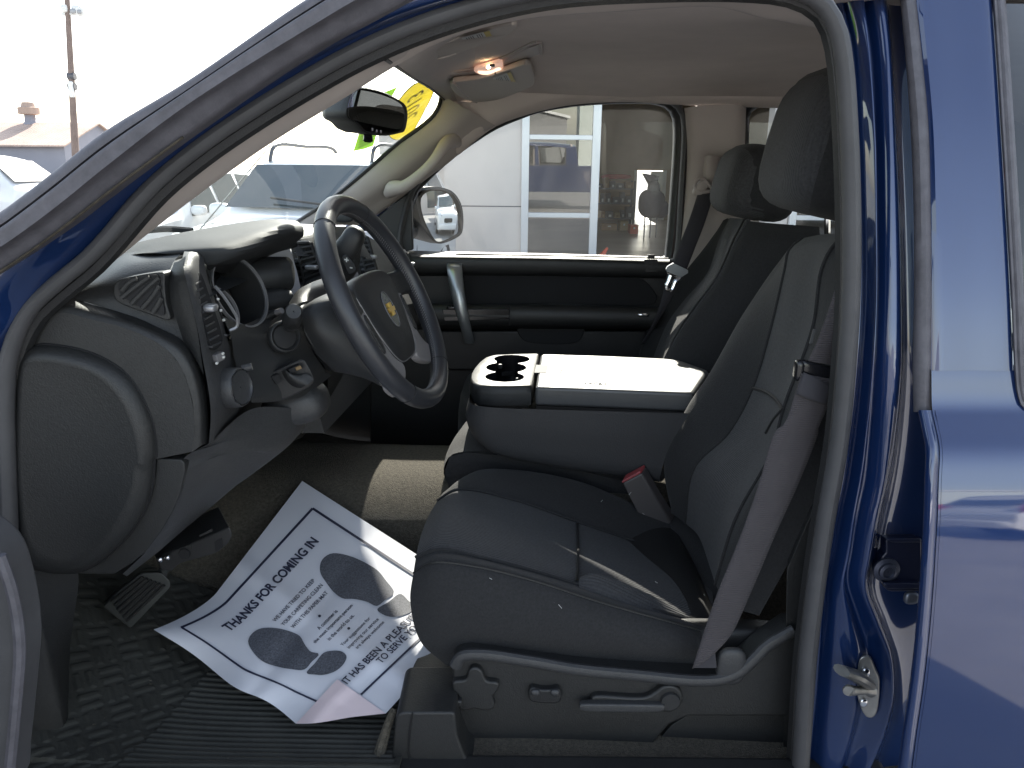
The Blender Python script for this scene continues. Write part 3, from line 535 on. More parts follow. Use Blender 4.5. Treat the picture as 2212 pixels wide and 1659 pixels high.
bz_r = [(1306, 312, 1.20), (1322, 345, 1.19), (1335, 420, 1.185), (1370, 540, 1.19), (1420, 690, 1.20), (1470, 830, 1.21), (1500, 960, 1.21), (1535, 1130, 1.215), (1550, 1330, 1.215), (1440, 1500, 1.19)]
bl_, bm_, br_ = Z4(bz_l), Z4(bz_m), Z4(bz_r)
dp('vent_bezel', [loft([bl_, bm_, br_], 60, 16)], 'knee', face_cam=True)
def vnorm(p): return Vector((.0025, -.001, 0))
vo = [(1268, 470), (1280, 445), (1300, 438), (1318, 470), (1350, 560), (1392, 680), (1425, 780), (1446, 870), (1440, 900), (1385, 938), (1370, 915), (1345, 830), (1310, 710), (1280, 590)]
def ybz(x, y):
    k = y; l = 1220 + (y - 540) * .30; return 1.112 + (x - l) / 190 * .085
vv = [at(0 + x * .3328, 443.4 + y * .3328, ybz(x, y) - .014) for x, y in vo]
av = dp('air_vent', [slab(resamp(vv, 50, False, True), (-.03, .01, 0))], 'void')
for i in range(10):
    t = i / 9; xa, ya = 1272 + t * 105, 510 + t * 405; xb, yb = 1305 + t * 132, 488 + t * 395
    ob('vent_slat', [slab([at(x * .3328, 443.4 + y * .3328, ybz(x, y) - .018) for x, y in ((xa, ya), (xb, yb), (xb + 2, yb + 9), (xa + 2, ya + 11))], (-.02, .004, 0))], 'knee', parent=av)
ob('vent_tab', [superbox(at(1365 * .3328, 443.4 + 665 * .3328, ybz(1365, 665) - .024), (.02, .025, .012), .6)], 'silver', parent=av)
dp('panel_switch', [slab([at(x * .3328, 443.4 + y * .3328, ybz(x, y) - .014) for x, y in ((1405, 975), (1450, 950), (1462, 1000), (1420, 1020))], (-.01, .004, 0))], 'fascia', bevel=.001)
for x, y in ((1447, 962), (1451, 985), (1408, 1025), (1415, 610), (1433, 682), (1452, 745)):
    dp('indicator_mark', [superbox(at(x * .3328, 443.4 + y * .3328, ybz(x, y) - .016), (.004, .006, .004), .7)], 'white')
# headlamp rotary knob
kc = Z4([(1497, 1185)], 1.16)[0]; ka = Vector((.93, -.22, .12)).normalized()
kn = dp('headlamp_knob', [lathe(kc - ka * .02, ka, [(.001, 0), (.031, 0), (.032, .02), (.031, .036), (.029, .039), (.025, .0395), (.001, .038)], 40)], 'knee', angle=40)
ob('knob_ring', [lathe(kc - ka * .02, ka, [(.0285, .0385), (.0285, .0415), (.0265, .0415), (.0265, .0385)], 40)], 'chrome', parent=kn)
ob('knob_pointer', [tube([kc + ka * .015 + Vector((0, .02, .025)), kc + ka * .03 + Vector((0, .028, .026))], .006, 10, 4)], 'knee', parent=kn)
# top pad, gauge hood
dp('top_pad', [loft([[Vector((-1.0, y, 1.345)) for y in (1.1, 1.3, 1.6, 1.9, 2.2, 2.5)], [Vector((-.75, y, 1.385)) for y in (1.1, 1.3, 1.6, 1.9, 2.2, 2.5)], [Vector((-.56, y, 1.415 - .03 * (y > 1.7))) for y in (1.16, 1.3, 1.6, 1.9, 2.2, 2.5)], [Vector((-.46, y, 1.405 - .04 * (y > 1.7))) for y in (1.16, 1.3, 1.6, 1.9, 2.2, 2.5)]], 30, 20)], 'dashtop', face_cam=False)
for a, b in (((900, 130), (1250, 95)), ((850, 285), (1060, 210))):
    dp('defroster_slot', [tube(Z4([(a[0], a[1] + 40, 1.55), ((a[0] + b[0]) / 2, (a[1] + b[1]) / 2 + 42, 1.55), (b[0], b[1] + 70, 1.55)]), .006, 6, 14)], 'void')
hd_top = [(800, 330, 1.24), (1000, 245, 1.30), (1200, 180, 1.36), (1450, 130, 1.42), (1650, 100, 1.46), (1790, 90, 1.50), (1900, 95, 1.54)]
hd_mid = [(1000, 310, 1.20), (1180, 280, 1.20), (1320, 235, 1.23), (1500, 180, 1.30), (1680, 130, 1.38), (1830, 105, 1.45), (1950, 120, 1.52)]
hd_edge = [(1250, 340, 1.195), (1320, 325, 1.19), (1430, 290, 1.195), (1560, 240, 1.235), (1720, 180, 1.30), (1870, 135, 1.40), (1970, 150, 1.50)]
hd_und = [(1335, 385, 1.20), (1380, 385, 1.20), (1500, 335, 1.21), (1640, 275, 1.25), (1790, 215, 1.33), (1910, 175, 1.42), (1972, 190, 1.51)]
hd_in = [(1340, 395, 1.215), (1420, 390, 1.26), (1560, 370, 1.33), (1700, 330, 1.40), (1800, 305, 1.46), (1880, 275, 1.52), (1925, 240, 1.56)]
dp('gauge_hood', [loft([[p + Vector((-.1, .03, -.02)) for p in Z4(hd_top)], Z4(hd_top), Z4(hd_mid), Z4(hd_edge), Z4(hd_und), Z4(hd_in)], 50, 40)], 'dashtop', face_cam=True)
# instrument recess: back plate, tubes, rims
dp('cluster_plate', [loft([Z4([(1480, 400, 1.44), (1640, 340, 1.54), (1880, 280, 1.60)]), Z4([(1520, 600, 1.44), (1700, 560, 1.53), (1925, 420, 1.60)]), Z4([(1560, 800, 1.44), (1750, 740, 1.50), (1955, 560, 1.58)])], 16, 16)], mat('pale_silver_plate', (.42, .41, .42), .5), face_cam=True)
dp('cluster_lining', [loft([Z4([(1340, 395, 1.22), (1400, 600, 1.21), (1450, 760, 1.205), (1490, 870, 1.20)]), Z4([(1440, 420, 1.36), (1480, 600, 1.36), (1540, 760, 1.34), (1600, 850, 1.30)]), Z4([(1620, 400, 1.48), (1640, 600, 1.48), (1680, 740, 1.44), (1760, 800, 1.42)])], 20, 14)], 'blackgl', face_cam=True)
dp('hood_lining', [loft([Z4(hd_in), Z4([(1345, 410, 1.23), (1440, 440, 1.30), (1600, 430, 1.42), (1740, 320, 1.55), (1820, 300, 1.58), (1890, 282, 1.60), (1930, 270, 1.60)])], 30, 4)], 'black')
GA = Vector((.88, -.30, .36)).normalized()
def gauge(zx, zy, Y, r, L, rim=True, ecc=1.0):
    c = Z4([(zx, zy)], Y)[0]
    g = dp('gauge', [lathe(c - GA * L, GA, [(.001, .002), (r * .95, .002), (r, .004), (r, L), (r * .93, L - .002), (r * .90, .012)], 44)], 'column')
    if rim: ob('gauge_rim', [lathe(c, GA, [(r * .955, -.001), (r * .97, .003), (r * 1.01, .003), (r * 1.02, -.002)], 44)], 'silver', parent=g)
    ob('gauge_face', [disc(c - GA * (L - .004), GA, r * .9, .002)], 'void', parent=g)
    return g
gauge(1560, 560, 1.285, .062, .075)
gauge(1425, 690, 1.215, .040, .05)
# side-on speedometer cowls further across
def cowl(pts, Y, m='column'):
    return dp('gauge_cowl', [slab(resamp(Z4(pts, Y), 60, False, True), (-.05, .05, .0))], m, bevel=.012)
dp('gauge_cowl', [tube(Z4([(1590, 480, 1.40), (1700, 470, 1.42), (1800, 455, 1.44), (1850, 450, 1.45)]), [.033, .036, .036, .033], 20, 20, sq=(1, 1)), superbox(Z4([(1850, 450)], 1.45)[0], (.03, .066, .066), .8)], 'column')
dp('gauge_cowl', [tube(Z4([(1690, 640, 1.38), (1780, 625, 1.40), (1870, 620, 1.42)]), [.024, .024, .022], 18, 14)], 'column')
for q_ in ([tube(Z4([(1625, 470, 1.36), (1660, 520, 1.36), (1680, 560, 1.36), (1690, 600, 1.36)]), .002, 6, 16)], [tube(Z4([(1395, 525, 1.20), (1450, 590, 1.20), (1510, 680, 1.205), (1540, 740, 1.21), (1535, 790, 1.21), (1490, 812, 1.205)]), .0026, 6, 30)]): dp('trim_ring', q_, 'silver')
# fascia below the cluster, ignition recess, park brake release
dp('lower_fascia', [loft([ZK([(470, 600, 1.20), (570, 850, 1.20), (600, 1050, 1.20), (660, 1300, 1.20), (740, 1500, 1.20), (800, 1570, 1.21)]), ZK([(700, 690, 1.25), (780, 850, 1.25), (830, 1050, 1.245), (900, 1300, 1.24), (980, 1480, 1.24), (1050, 1560, 1.25)]), ZK([(930, 600, 1.32), (1100, 850, 1.31), (1200, 1050, 1.30), (1250, 1250, 1.30), (1320, 1400, 1.30), (1400, 1480, 1.31)]), ZK([(1250, 520, 1.40), (1400, 800, 1.38), (1480, 1000, 1.36), (1580, 1150, 1.36), (1640, 1230, 1.37), (1700, 1260, 1.38)])], 40, 30)], 'column', face_cam=True)
ic = ZK([(1170, 830)], 1.285)[0]; ia = Vector((.55, -.78, .25)).normalized()
dp('ignition_recess', [lathe(ic, ia, [(.001, -.004), (.020, -.002), (.0215, .003), (.024, .006), (.0268, .005), (.028, .000), (.028, -.008)], 40)], 'column', angle=60)
dp('ignition_hole', [disc(ic + ia * .001, ia, .0195, .001)], 'void')
pb = dp('brake_release', [slab(resamp(ZK([(850, 1310), (880, 1290), (1080, 1200), (1380, 1080), (1410, 1110), (1500, 1290), (1500, 1340), (1440, 1400), (1080, 1560), (1000, 1550), (940, 1490)], 1.265), 60, False, True), (-.02, .02, -.01))], 'black', bevel=.003)
ob('release_slot', [slab(ZK([(1210, 1200), (1340, 1140), (1370, 1185), (1240, 1245)], 1.258), (-.01, .01, 0)), slab(ZK([(1015, 1280), (1100, 1250), (1140, 1330), (1080, 1365)], 1.258), (-.01, .01, 0))], 'void', parent=pb)
ob('release_handle', [loft([ZK([(1130, 1220), (1170, 1300), (1250, 1380), (1340, 1410)], 1.262), ZK([(1180, 1215), (1240, 1290), (1320, 1340), (1420, 1370)], 1.25), ZK([(1300, 1280), (1360, 1250), (1440, 1260), (1490, 1310)], 1.258)], 18, 12)], 'dash', parent=pb)
ob('warning_tag', [slab(ZK([(1290, 1180), (1345, 1155), (1362, 1185), (1305, 1210)], 1.256), (-.003, .003, 0))], mat('faded_orange_tag', (.20, .13, .06), .6), parent=pb)
dp('bezel_edge', [tube(ZK([(850, 1315), (880, 1400), (930, 1500), (960, 1540)], 1.255), .0022, 6, 16)], 'fascia')
dp('knee_pad', [superbox(ZK([(1300, 1585)], 1.35)[0], (.12, .10, .07), .7, Matrix.Rotation(R(-12), 3, 'Y'))], 'knee')
# sweeping lower dash panel
lo1 = Z4([(1352, 1550, 1.10), (1250, 1600, 1.10)]) + Z7([(945, 100, 1.095), (895, 142, 1.095), (908, 190, 1.095), (885, 300, 1.095), (850, 390, 1.095), (790, 490, 1.095), (715, 590, 1.095), (600, 700, 1.10)])
lo2 = Z4([(1640, 1320, 1.22), (1650, 1480, 1.22), (1570, 1600, 1.20)]) + Z7([(1130, 90, 1.18), (1080, 160, 1.175), (1040, 240, 1.17), (990, 320, 1.165), (940, 400, 1.16), (860, 490, 1.155), (760, 590, 1.15), (610, 705, 1.14)])
lo3 = Z4([(2005, 1330, 1.36), (1985, 1430, 1.36), (1900, 1535, 1.34)]) + Z7([(1330, 140, 1.31), (1250, 200, 1.30), (1150, 270, 1.28), (1040, 360, 1.26), (900, 470, 1.24), (760, 590, 1.21), (615, 708, 1.18)])
lo4 = [p + Vector((-.08, .06, -.0)) for p in lo3]
dp('knee_panel', [loft([lo1, lo2, lo3, lo4], 60, 24)], 'knee', face_cam=True)
dp('side_panel', [slab(resamp(Z7([(765, 135), (890, 140), (905, 160), (905, 200), (880, 310), (845, 395), (790, 490), (715, 590), (640, 650), (560, 700), (380, 700), (540, 600), (690, 420), (740, 290), (760, 200)], 1.088), 80, True, True), (0, .03, 0))], 'dash', bevel=.004)
# centre stack
cs = dp('centre_stack', [slab([Vector((-.50, 1.66, 1.375)), Vector((-.47, 2.44, 1.365)), Vector((-.40, 2.44, 1.27)), Vector((-.38, 2.2, 1.02)), Vector((-.42, 1.64, 1.02))], (-.1, 0, 0)),
                         loft([Z5([(90, 150, 1.72), (200, 138, 1.76), (330, 138, 1.84), (430, 150, 1.92), (490, 200, 1.96)]), Z5([(40, 215, 1.66), (150, 200, 1.70), (300, 200, 1.78), (400, 215, 1.87), (500, 260, 1.93)]), Z5([(60, 330, 1.64), (160, 330, 1.66), (300, 320, 1.74), (420, 310, 1.86), (560, 360, 1.90)])], 24, 14)], 'knee', face_cam=False)
def cvent(q, Y, k, tab):
    px = Z5.px(q)
    v = dp('air_vent', [slab(resamp(Z5(q, Y), 40, True, True), (-.02, .02, 0))], 'void', bevel=.002)
    ob('vent_frame', [tube(resamp(Z5(q, Y - .002), 40, True, True), .004, 6, 60, closed=True)], 'black', parent=v)
    for i in range(k):
        t = (i + .7) / k
        a = [q[0][j] + (q[3][j] - q[0][j]) * t for j in (0, 1)]; b = [q[1][j] + (q[2][j] - q[1][j]) * t for j in (0, 1)]
        ob('vent_slat', [slab(Z5([(a[0], a[1]), (b[0], b[1] - 4), (b[0] + 2, b[1] + 6), (a[0] + 2, a[1] + 10)], Y - .006), (-.015, .01, 0))], 'knee', parent=v)
    ob('vent_tab', [superbox(Z5([tab], Y - .01)[0], (.028, .016, .010), .5)], 'silver', parent=v)
cvent([(55, 245), (150, 240), (232, 470), (118, 520)], 1.66, 7, (158, 402))
cvent([(455, 200), (520, 210), (585, 440), (520, 460)], 1.98, 8, (545, 335))
cvent([(752, 318), (785, 312), (812, 420), (792, 400)], 2.46, 6, (800, 380))
dp('dash_passenger_side', [loft([Z5([(440, 150, 2.0), (520, 200, 2.1), (640, 260, 2.3), (760, 285, 2.48)]), Z5([(500, 250, 1.98), (560, 280, 2.08), (680, 310, 2.3), (790, 320, 2.48)]), Z5([(560, 400, 1.98), (620, 430, 2.1), (720, 460, 2.3), (810, 440, 2.48)]), Z5([(620, 620, 2.0), (700, 640, 2.1), (800, 640, 2.3), (880, 600, 2.48)])], 24, 20)], 'knee', face_cam=True)
dp('silver_strip', [slab(Z5([(380, 470), (440, 400), (470, 465), (470, 500), (390, 500)], 1.80), (-.01, .01, 0)), slab(Z5([(0, 350), (30, 300), (70, 480), (95, 540), (0, 560)], 1.66), (-.01, .01, 0))], 'fascia')
dp('glove_box', [loft([[Vector((-.46, y, 1.26)) for y in (1.7, 2.1, 2.5)], [Vector((-.42, y, 1.1)) for y in (1.7, 2.1, 2.5)], [Vector((-.5, y, .98)) for y in (1.7, 2.1, 2.5)], [Vector((-.75, y, .97)) for y in (1.7, 2.1, 2.5)]], 10, 14)], 'dash')
dp('column_opening', [loft([[Vector((-.50, y, 1.3)) for y in (1.25, 1.45, 1.68)], [Vector((-.50, y, 1.1)) for y in (1.3, 1.45, 1.68)], [Vector((-.56, y, 1.04)) for y in (1.3, 1.45, 1.68)], [Vector((-.8, y, 1.04)) for y in (1.3, 1.45, 1.68)]], 8, 10)], 'black')
# ================================================================ STEERING
WC = Vector((-.2265, 1.38, 1.363)); WE1 = Vector((.1392, .9903, 0)); WE2 = Vector((-.4341, .0610, .8988)); WNN = Vector((.8900, -.1251, .4384))
def Wp(u, v, h=0.): return WC + WE1 * u + WE2 * v + WNN * h
def Wl(pts, h=0.): return [Wp(*p) if len(p) > 2 else Wp(p[0], p[1], h) for p in pts]
ring = [Wp(.188 * math.cos(2 * math.pi * k / 48), .188 * math.sin(2 * math.pi * k / 48)) for k in range(48)]
sw = part('steering_wheel', [tube(ring, .0175, 16, 144, closed=True)], 'leather')
def sp(name, geos, m, **k): return ob(name, geos, m, parent=sw, **k)
def mirror(pts): return [(-p[0], *p[1:]) for p in pts]
padol = [(-.105, .042), (-.085, .056), (-.04, .062), (0, .063), (.04, .062), (.085, .056), (.105, .042), (.100, 0), (.085, -.045), (.066, -.085), (.045, -.104), (0, -.110), (-.045, -.104), (-.066, -.085), (-.085, -.045), (-.100, 0)]
po = resamp(Wl(padol, -.03), 64, False, True); pm = resamp(Wl(padol, -.012), 64, False, True)
c_ = Wp(0, -.02, -.006)
rows = [po, pm, [c_ + (p - Wp(0, -.02, -.012)) * .93 for p in pm], [c_ + (p - Wp(0, -.02, -.012)) * .6 + WNN * .004 for p in pm], [c_ + (p - Wp(0, -.02, -.012)) * .25 + WNN * .005 for p in pm], [c_ + WNN * .005 + (p - Wp(0, -.02, -.012)) * .02 for p in pm]]
hub = sp('hub_pad', [grid(rows, True)], 'column', angle=60)
ob('chrome_line', [tube([p + WNN * .003 for p in resamp(Wl([(-.1035, .03, -.012), (-.085, -.045, -.012), (-.05, -.101, -.012), (0, -.108, -.012), (.05, -.101, -.012), (.085, -.045, -.012), (.1035, .03, -.012)]), 40)], .0011, 6, 60)], 'silver', parent=hub)
for s in (-1, 1):
    f = (lambda q: q) if s > 0 else mirror
    sp('spoke', [loft([Wl(f([(.07, .05, -.030), (.07, .045, -.012), (.07, .02, -.010), (.07, -.005, -.012), (.07, -.01, -.03)])), Wl(f([(.115, .05, -.026), (.115, .044, -.010), (.115, .02, -.008), (.115, -.002, -.010), (.115, -.006, -.026)])), Wl(f([(.15, .046, -.016), (.15, .04, -.006), (.15, .02, -.004), (.15, .0, -.006), (.15, -.004, -.016)])), Wl(f([(.182, .05, -.010), (.182, .044, -.003), (.182, .02, -.002), (.182, -.004, -.003), (.182, -.01, -.010)]))], 18, 16)], 'column')
    ls = sp('spoke', [slab(resamp(Wl(f([(.102, .022), (.120, .012), (.116, -.03), (.108, -.072), (.118, -.098), (.140, -.116), (.146, -.124), (.124, -.146), (.095, -.142), (.05, -.124), (.042, -.110), (.066, -.090), (.084, -.05)]), -.0085), 60, False, True), WNN * -.016)], 'fascia', bevel=.004)
    ob('control_buttons', [slab(resamp(Wl(f([(.107, 0), (.115, -.01), (.111, -.05), (.105, -.075), (.096, -.07), (.098, -.03)]), -.006), 30, False, True), WNN * -.006)], 'black', parent=ls, bevel=.0015)
# emblem: oval bezel with a gold bow-tie cross
em = ob('emblem', [slab(resamp([Wp(.0 + .021 * math.cos(a), -.014 + .033 * math.sin(a), .0) for a in [2 * math.pi * k / 32 for k in range(32)]], 40, False, True), WNN * -.006), (*tube([Wp(.022 * math.cos(a), -.014 + .034 * math.sin(a), .0) for a in [2 * math.pi * k / 32 for k in range(32)]], .0011, 6, 60, closed=True), 'silver')], 'blackgl', parent=hub)
bow = [(-.0195, -.004), (-.0065, -.004), (-.0065, .005), (.0085, .005), (.0065, -.004), (.0195, -.004), (.0165, -.0125), (.0065, -.0125), (.0065, -.0195), (-.0085, -.0195), (-.0065, -.0125), (-.0165, -.0125)]
ob('gold_badge', [slab([Wp(u * .9, -.007 + v, .0035) for u, v in bow], WNN * -.004)], 'gold', parent=hub, bevel=.0008)
# leather seams and stitching on the rim
for a in (125, 62, 232, 306):
    q = R(a); ctr = Wp(.188 * math.cos(q), .188 * math.sin(q)); rad = (ctr - WC).normalized()
    sp('rim_seam', [tube([ctr + (rad * math.cos(b) + WNN * math.sin(b)) * .0176 for b in [2 * math.pi * k / 20 for k in range(20)]], .0007, 5, 40, closed=True)], 'void')
st = []
for k in range(150):
    q = R(-130 + 260 * k / 150); rad = WE1 * math.cos(q) + WE2 * math.sin(q); tan = (WE2 * math.cos(q) - WE1 * math.sin(q))
    p = WC + rad * .1712; st.append(tube([p + tan * -.0022 + WNN * -.003, p + tan * .0022 + WNN * .004], .0008, 5, 2))
sp('stitching', st, 'fascia')
# column shroud, tilt boot, stalk, gear lever
col = part('steering_column', [loft([ZW([(180, 470, 1.335), (300, 395, 1.36), (460, 322, 1.40), (580, 260, 1.45)]), ZW([(160, 540, 1.318), (260, 470, 1.32), (460, 400, 1.335), (640, 360, 1.36)]), ZW([(180, 700, 1.312), (330, 700, 1.305), (560, 680, 1.315), (760, 660, 1.33)]), ZW([(320, 960, 1.318), (480, 950, 1.31), (700, 950, 1.315), (880, 950, 1.33)]), ZW([(490, 1172, 1.335), (640, 1195, 1.335), (820, 1235, 1.335), (1000, 1305, 1.335)]), ZW([(560, 1172, 1.40), (700, 1195, 1.42), (880, 1245, 1.44), (1040, 1310, 1.45)])], 30, 40)], 'column', face_cam=True)
ob('column_edge', [loft([ZW([(150, 470, 1.345), (300, 400, 1.37), (300, 408, 1.37)]), ZW([(145, 520, 1.325), (170, 720, 1.318), (220, 850, 1.322)]), ZW([(190, 720, 1.318), (340, 980, 1.325), (490, 1172, 1.34)]), ZW([(160, 720, 1.34), (300, 980, 1.345), (430, 1172, 1.36)])], 20, 14)], 'black', parent=col, face_cam=True)
ob('tilt_boot', [loft([ZK([(1215, 440, 1.40), (1300, 320, 1.42), (1450, 230, 1.45), (1620, 165, 1.50)]), ZK([(1225, 470, 1.37), (1330, 370, 1.39), (1480, 290, 1.42), (1650, 230, 1.46)]), ZK([(1280, 480, 1.36), (1370, 440, 1.37), (1500, 410, 1.40), (1680, 330, 1.44)])], 24, 14)], 'black', parent=col, face_cam=True)
ob('column_top', [loft([ZK([(1340, 490, 1.36), (1420, 450, 1.38), (1520, 410, 1.41)]), ZK([(1350, 530, 1.34), (1420, 490, 1.35), (1530, 430, 1.38)]), ZK([(1360, 580, 1.33), (1430, 520, 1.335), (1540, 460, 1.36)])], 16, 10)], 'fascia', parent=col, face_cam=True)
ka = ZK([(1250, 640)], 1.27)[0]; kb = ZK([(1268, 545)], 1.215)[0]
stk = ob('turn_signal_stalk', [tube([ZK([(1190, 860)], 1.34)[0], ZK([(1215, 740)], 1.31)[0], ka], [.0125, .012, .0125], 14, 12), lathe(ka - (kb - ka) * .25, (kb - ka), [(.001, 0), (.0145, 0), (.0155, .006), (.0152, .04), (.0135, (kb - ka).length * 1.25 - .003), (.0115, (kb - ka).length * 1.25), (.001, (kb - ka).length * 1.25 - .0008)], 32)], 'column', parent=col, angle=40)
ob('stalk_collar', [lathe(ka - (kb - ka) * .28, (kb - ka), [(.0150, 0), (.0162, .001), (.0162, .004), (.0150, .005)], 32)], 'black', parent=stk)
ob('short_stalk', [tube(ZK([(960, 600, 1.33), (1020, 580, 1.33), (1100, 545, 1.325), (1140, 530, 1.32)]), [.009, .008, .005, .004], 10, 12)], 'black', parent=col)
ob('stalk_band', [tube(ZK([(1075, 560, 1.322), (1135, 535, 1.316)]), .0052, 10, 4)], 'fascia', parent=col)
ob('key_ring', [superbox(ZK([(920, 600)], 1.33)[0], (.02, .02, .012), .6)], 'silver', parent=col)
gl = part('gear_lever', [tube(ZD([(1270, 620, 1.60), (1290, 500, 1.585), (1310, 380, 1.575), (1345, 270, 1.565), (1372, 222, 1.565)]), [.012, .022, .0245, .022, .012], 16, 30, sq=(1, 1.25)), superbox(ZD([(1340, 310)], 1.57)[0], (.045, .05, .075), .7, Matrix.Rotation(R(28), 3, 'Y'))], 'column')
ob('shift_buttons', [slab(resamp(ZD([(1270, 430), (1295, 395), (1370, 480), (1385, 530), (1330, 560), (1290, 490)], 1.545), 24, False, True), (-.003, .012, 0))], 'black', parent=gl, bevel=.002)
for z, q in (('+', (1308, 445)), ('-', (1345, 500))):
    V2, F2 = text2d(z, .016, .0006); p = ZD([q], 1.5435)[0]
    ob('button_mark', [([p + Vector((.95, .2, -.2)).normalized() * x + Vector((.1, 0, .95)).normalized() * y for x, y in V2], F2)], 'white', parent=gl, smooth=False)

# ================================================================ REAR VIEW MIRROR, STICKERS
RP = ZM([(900, 830)], 1.655)[0]; RN = Vector((.95, -.42, -.10)).normalized()
def onr(pts, d=0.): return [onp(*q, RP + RN * d, RN) for q in ZM.px(pts)]
mo_ = resamp(onr([(430, 700), (460, 610), (520, 520), (600, 470), (740, 480), (1000, 550), (1250, 680), (1340, 760), (1370, 880), (1360, 1040), (1320, 1170), (1250, 1195), (1120, 1225), (1000, 1240), (860, 1215), (700, 1190), (560, 1050), (440, 980), (395, 900)]), 64, False, True)
mcen = sum(mo_, Vector()) / 64; bk = Vector((-.80, .42, .0)).normalized()
rm = part('rear_view_mirror', [grid([[mcen + (p - mcen) * .94 + RN * .001 for p in mo_], [mcen + (p - mcen) * .985 + RN * .003 for p in mo_], mo_, [p + bk * .012 for p in mo_], [mcen + (p - mcen) * .93 + bk * .055 for p in mo_], [mcen + (p - mcen) * .8 + bk * .075 for p in mo_], [mcen + (p - mcen) * .1 + bk * .08 for p in mo_]], True)], 'dash', angle=50)
gm = resamp(onr([(425, 830), (440, 740), (490, 600), (560, 530), (640, 520), (960, 590), (1220, 700), (1300, 770), (1330, 860), (1325, 1000), (1290, 1125), (1240, 1135), (900, 1075), (600, 1010), (430, 945)], .0035), 60, False, True)
ob('mirror_glass', [(gm, [tuple(range(60))])], 'dmirror', parent=rm, smooth=False)
ob('mirror_bezel', [grid([[mcen + (p - mcen) * .9 + RN * .0005 for p in mo_], [mcen + (p - mcen) * .96 + RN * .004 for p in mo_], [mcen + (p - mcen) * 1.0 + RN * .002 for p in mo_]], True)], 'black', parent=rm)
for x, y in ((828, 1140), (895, 1165), (960, 1175)):
    ob('mirror_button', [superbox(onr([(x, y)], .005)[0], (.004, .004, .006), .6)], 'fascia', parent=rm)
ob('mirror_knob', [tube(ZM([(750, 1180, 1.668), (755, 1240, 1.664), (758, 1315, 1.66)]), [.0075, .009, .010], 12, 10)], 'blackgl', parent=rm)
ob('mirror_mount', [tube([mcen + bk * .06, ws(740, 215, -.01)], .012, 10, 4), superbox(ws(728, 222, -.012), (.03, .05, .04), .5)], 'black', parent=rm)
def wsp(zf, pts, d): return [ws(*q, d) for q in zf.px(pts)]
yo = resamp(wsp(ZM, [(1545, 395), (1450, 450), (1330, 570), (1200, 760), (1110, 960), (1075, 1120), (1090, 1230), (1150, 1290), (1230, 1305), (1320, 1280), (1450, 1180), (1560, 1020), (1660, 830), (1740, 680), (1790, 535), (1690, 470)], -.006), 60, False, True)
ys = ob('window_sticker', [(yo, [tuple(range(60))])], 'yellow', smooth=False, label='yellow oval sticker with dark digits in the top corner of the windshield', cat='sticker')
ob('sticker_border', [tube([p + WS_N * -.0002 for p in yo], .0014, 5, 90, closed=True)], 'stink', parent=ys)
V2, F2 = text2d('2013', 1., .004, 'LEFT')
w2 = max(v[0] for v in V2); h0, h1 = min(v[1] for v in V2), max(v[1] for v in V2)
def dig(x, y):
    u, v = x / w2, (y - h0) / (h1 - h0)
    px = 1265 + u * 130 + v * 260; py = 1085 - u * 440 - v * 165
    return ws(*ZM.px([(px, py)])[0], -.0072)
ob('year_digits', [([dig(*v) for v in V2], F2)], 'stink', parent=ys, smooth=False)
gq = wsp(ZM, [(525, 1485), (620, 1170), (800, 640), (1000, 555), (1225, 465), (1140, 610), (890, 1235), (840, 1400), (700, 1450)], -.009)
gs = ob('window_sticker', [(gq, [tuple(range(9))])], 'lime', smooth=False, label='lime green paper slip on the windshield behind the rear view mirror', cat='sticker')
ob('printed_lines', [(wsp(ZM, [(600 + k * 8, 1430 - k * 42), (840 + k * 6, 1330 - k * 40), (846 + k * 6, 1308 - k * 40), (606 + k * 8, 1408 - k * 42)], -.0102), [(0, 1, 2, 3)]) for k in range(5)], 'stink', parent=gs, smooth=False)

# ================================================================ SEATS
def seat_part(name, geos, m, par, **k): return ob(name, geos, m, parent=par, **k)
cu_ = [D([(962, 1436, 1.16), (1000, 1446, 1.16), (1100, 1446, 1.16), (1250, 1450, 1.16), (1400, 1446, 1.16), (1510, 1436, 1.16)]),
       D([(908, 1385, 1.165), (960, 1380, 1.15), (1060, 1375, 1.14), (1200, 1385, 1.14), (1360, 1400, 1.145), (1512, 1410, 1.155)]),
       D([(886, 1295, 1.18), (930, 1285, 1.155), (1040, 1290, 1.142), (1200, 1325, 1.142), (1360, 1365, 1.147), (1515, 1385, 1.16)]),
       D([(893, 1238, 1.20), (935, 1216, 1.175), (1020, 1223, 1.165), (1150, 1254, 1.165), (1300, 1302, 1.17), (1515, 1362, 1.18)]),
       D([(898, 1206, 1.225), (945, 1190, 1.215), (1060, 1212, 1.21), (1240, 1262, 1.215), (1380, 1310, 1.22), (1530, 1350, 1.22)])]
ci_ = [cu_[4],
       D([(902, 1185, 1.25), (950, 1160, 1.25), (1080, 1190, 1.25), (1245, 1238, 1.25), (1390, 1285, 1.25), (1540, 1330, 1.25)]),
       D([(912, 1148, 1.33), (962, 1112, 1.34), (1090, 1142, 1.34), (1246, 1192, 1.335), (1390, 1238, 1.33), (1540, 1290, 1.33)]),
       D([(928, 1110, 1.43), (975, 1078, 1.44), (1100, 1106, 1.44), (1246, 1156, 1.43), (1380, 1200, 1.43), (1530, 1252, 1.43)]),
       D([(944, 1084, 1.50), (988, 1060, 1.52), (1110, 1082, 1.52), (1247, 1130, 1.51), (1370, 1172, 1.51), (1500, 1225, 1.50)])]
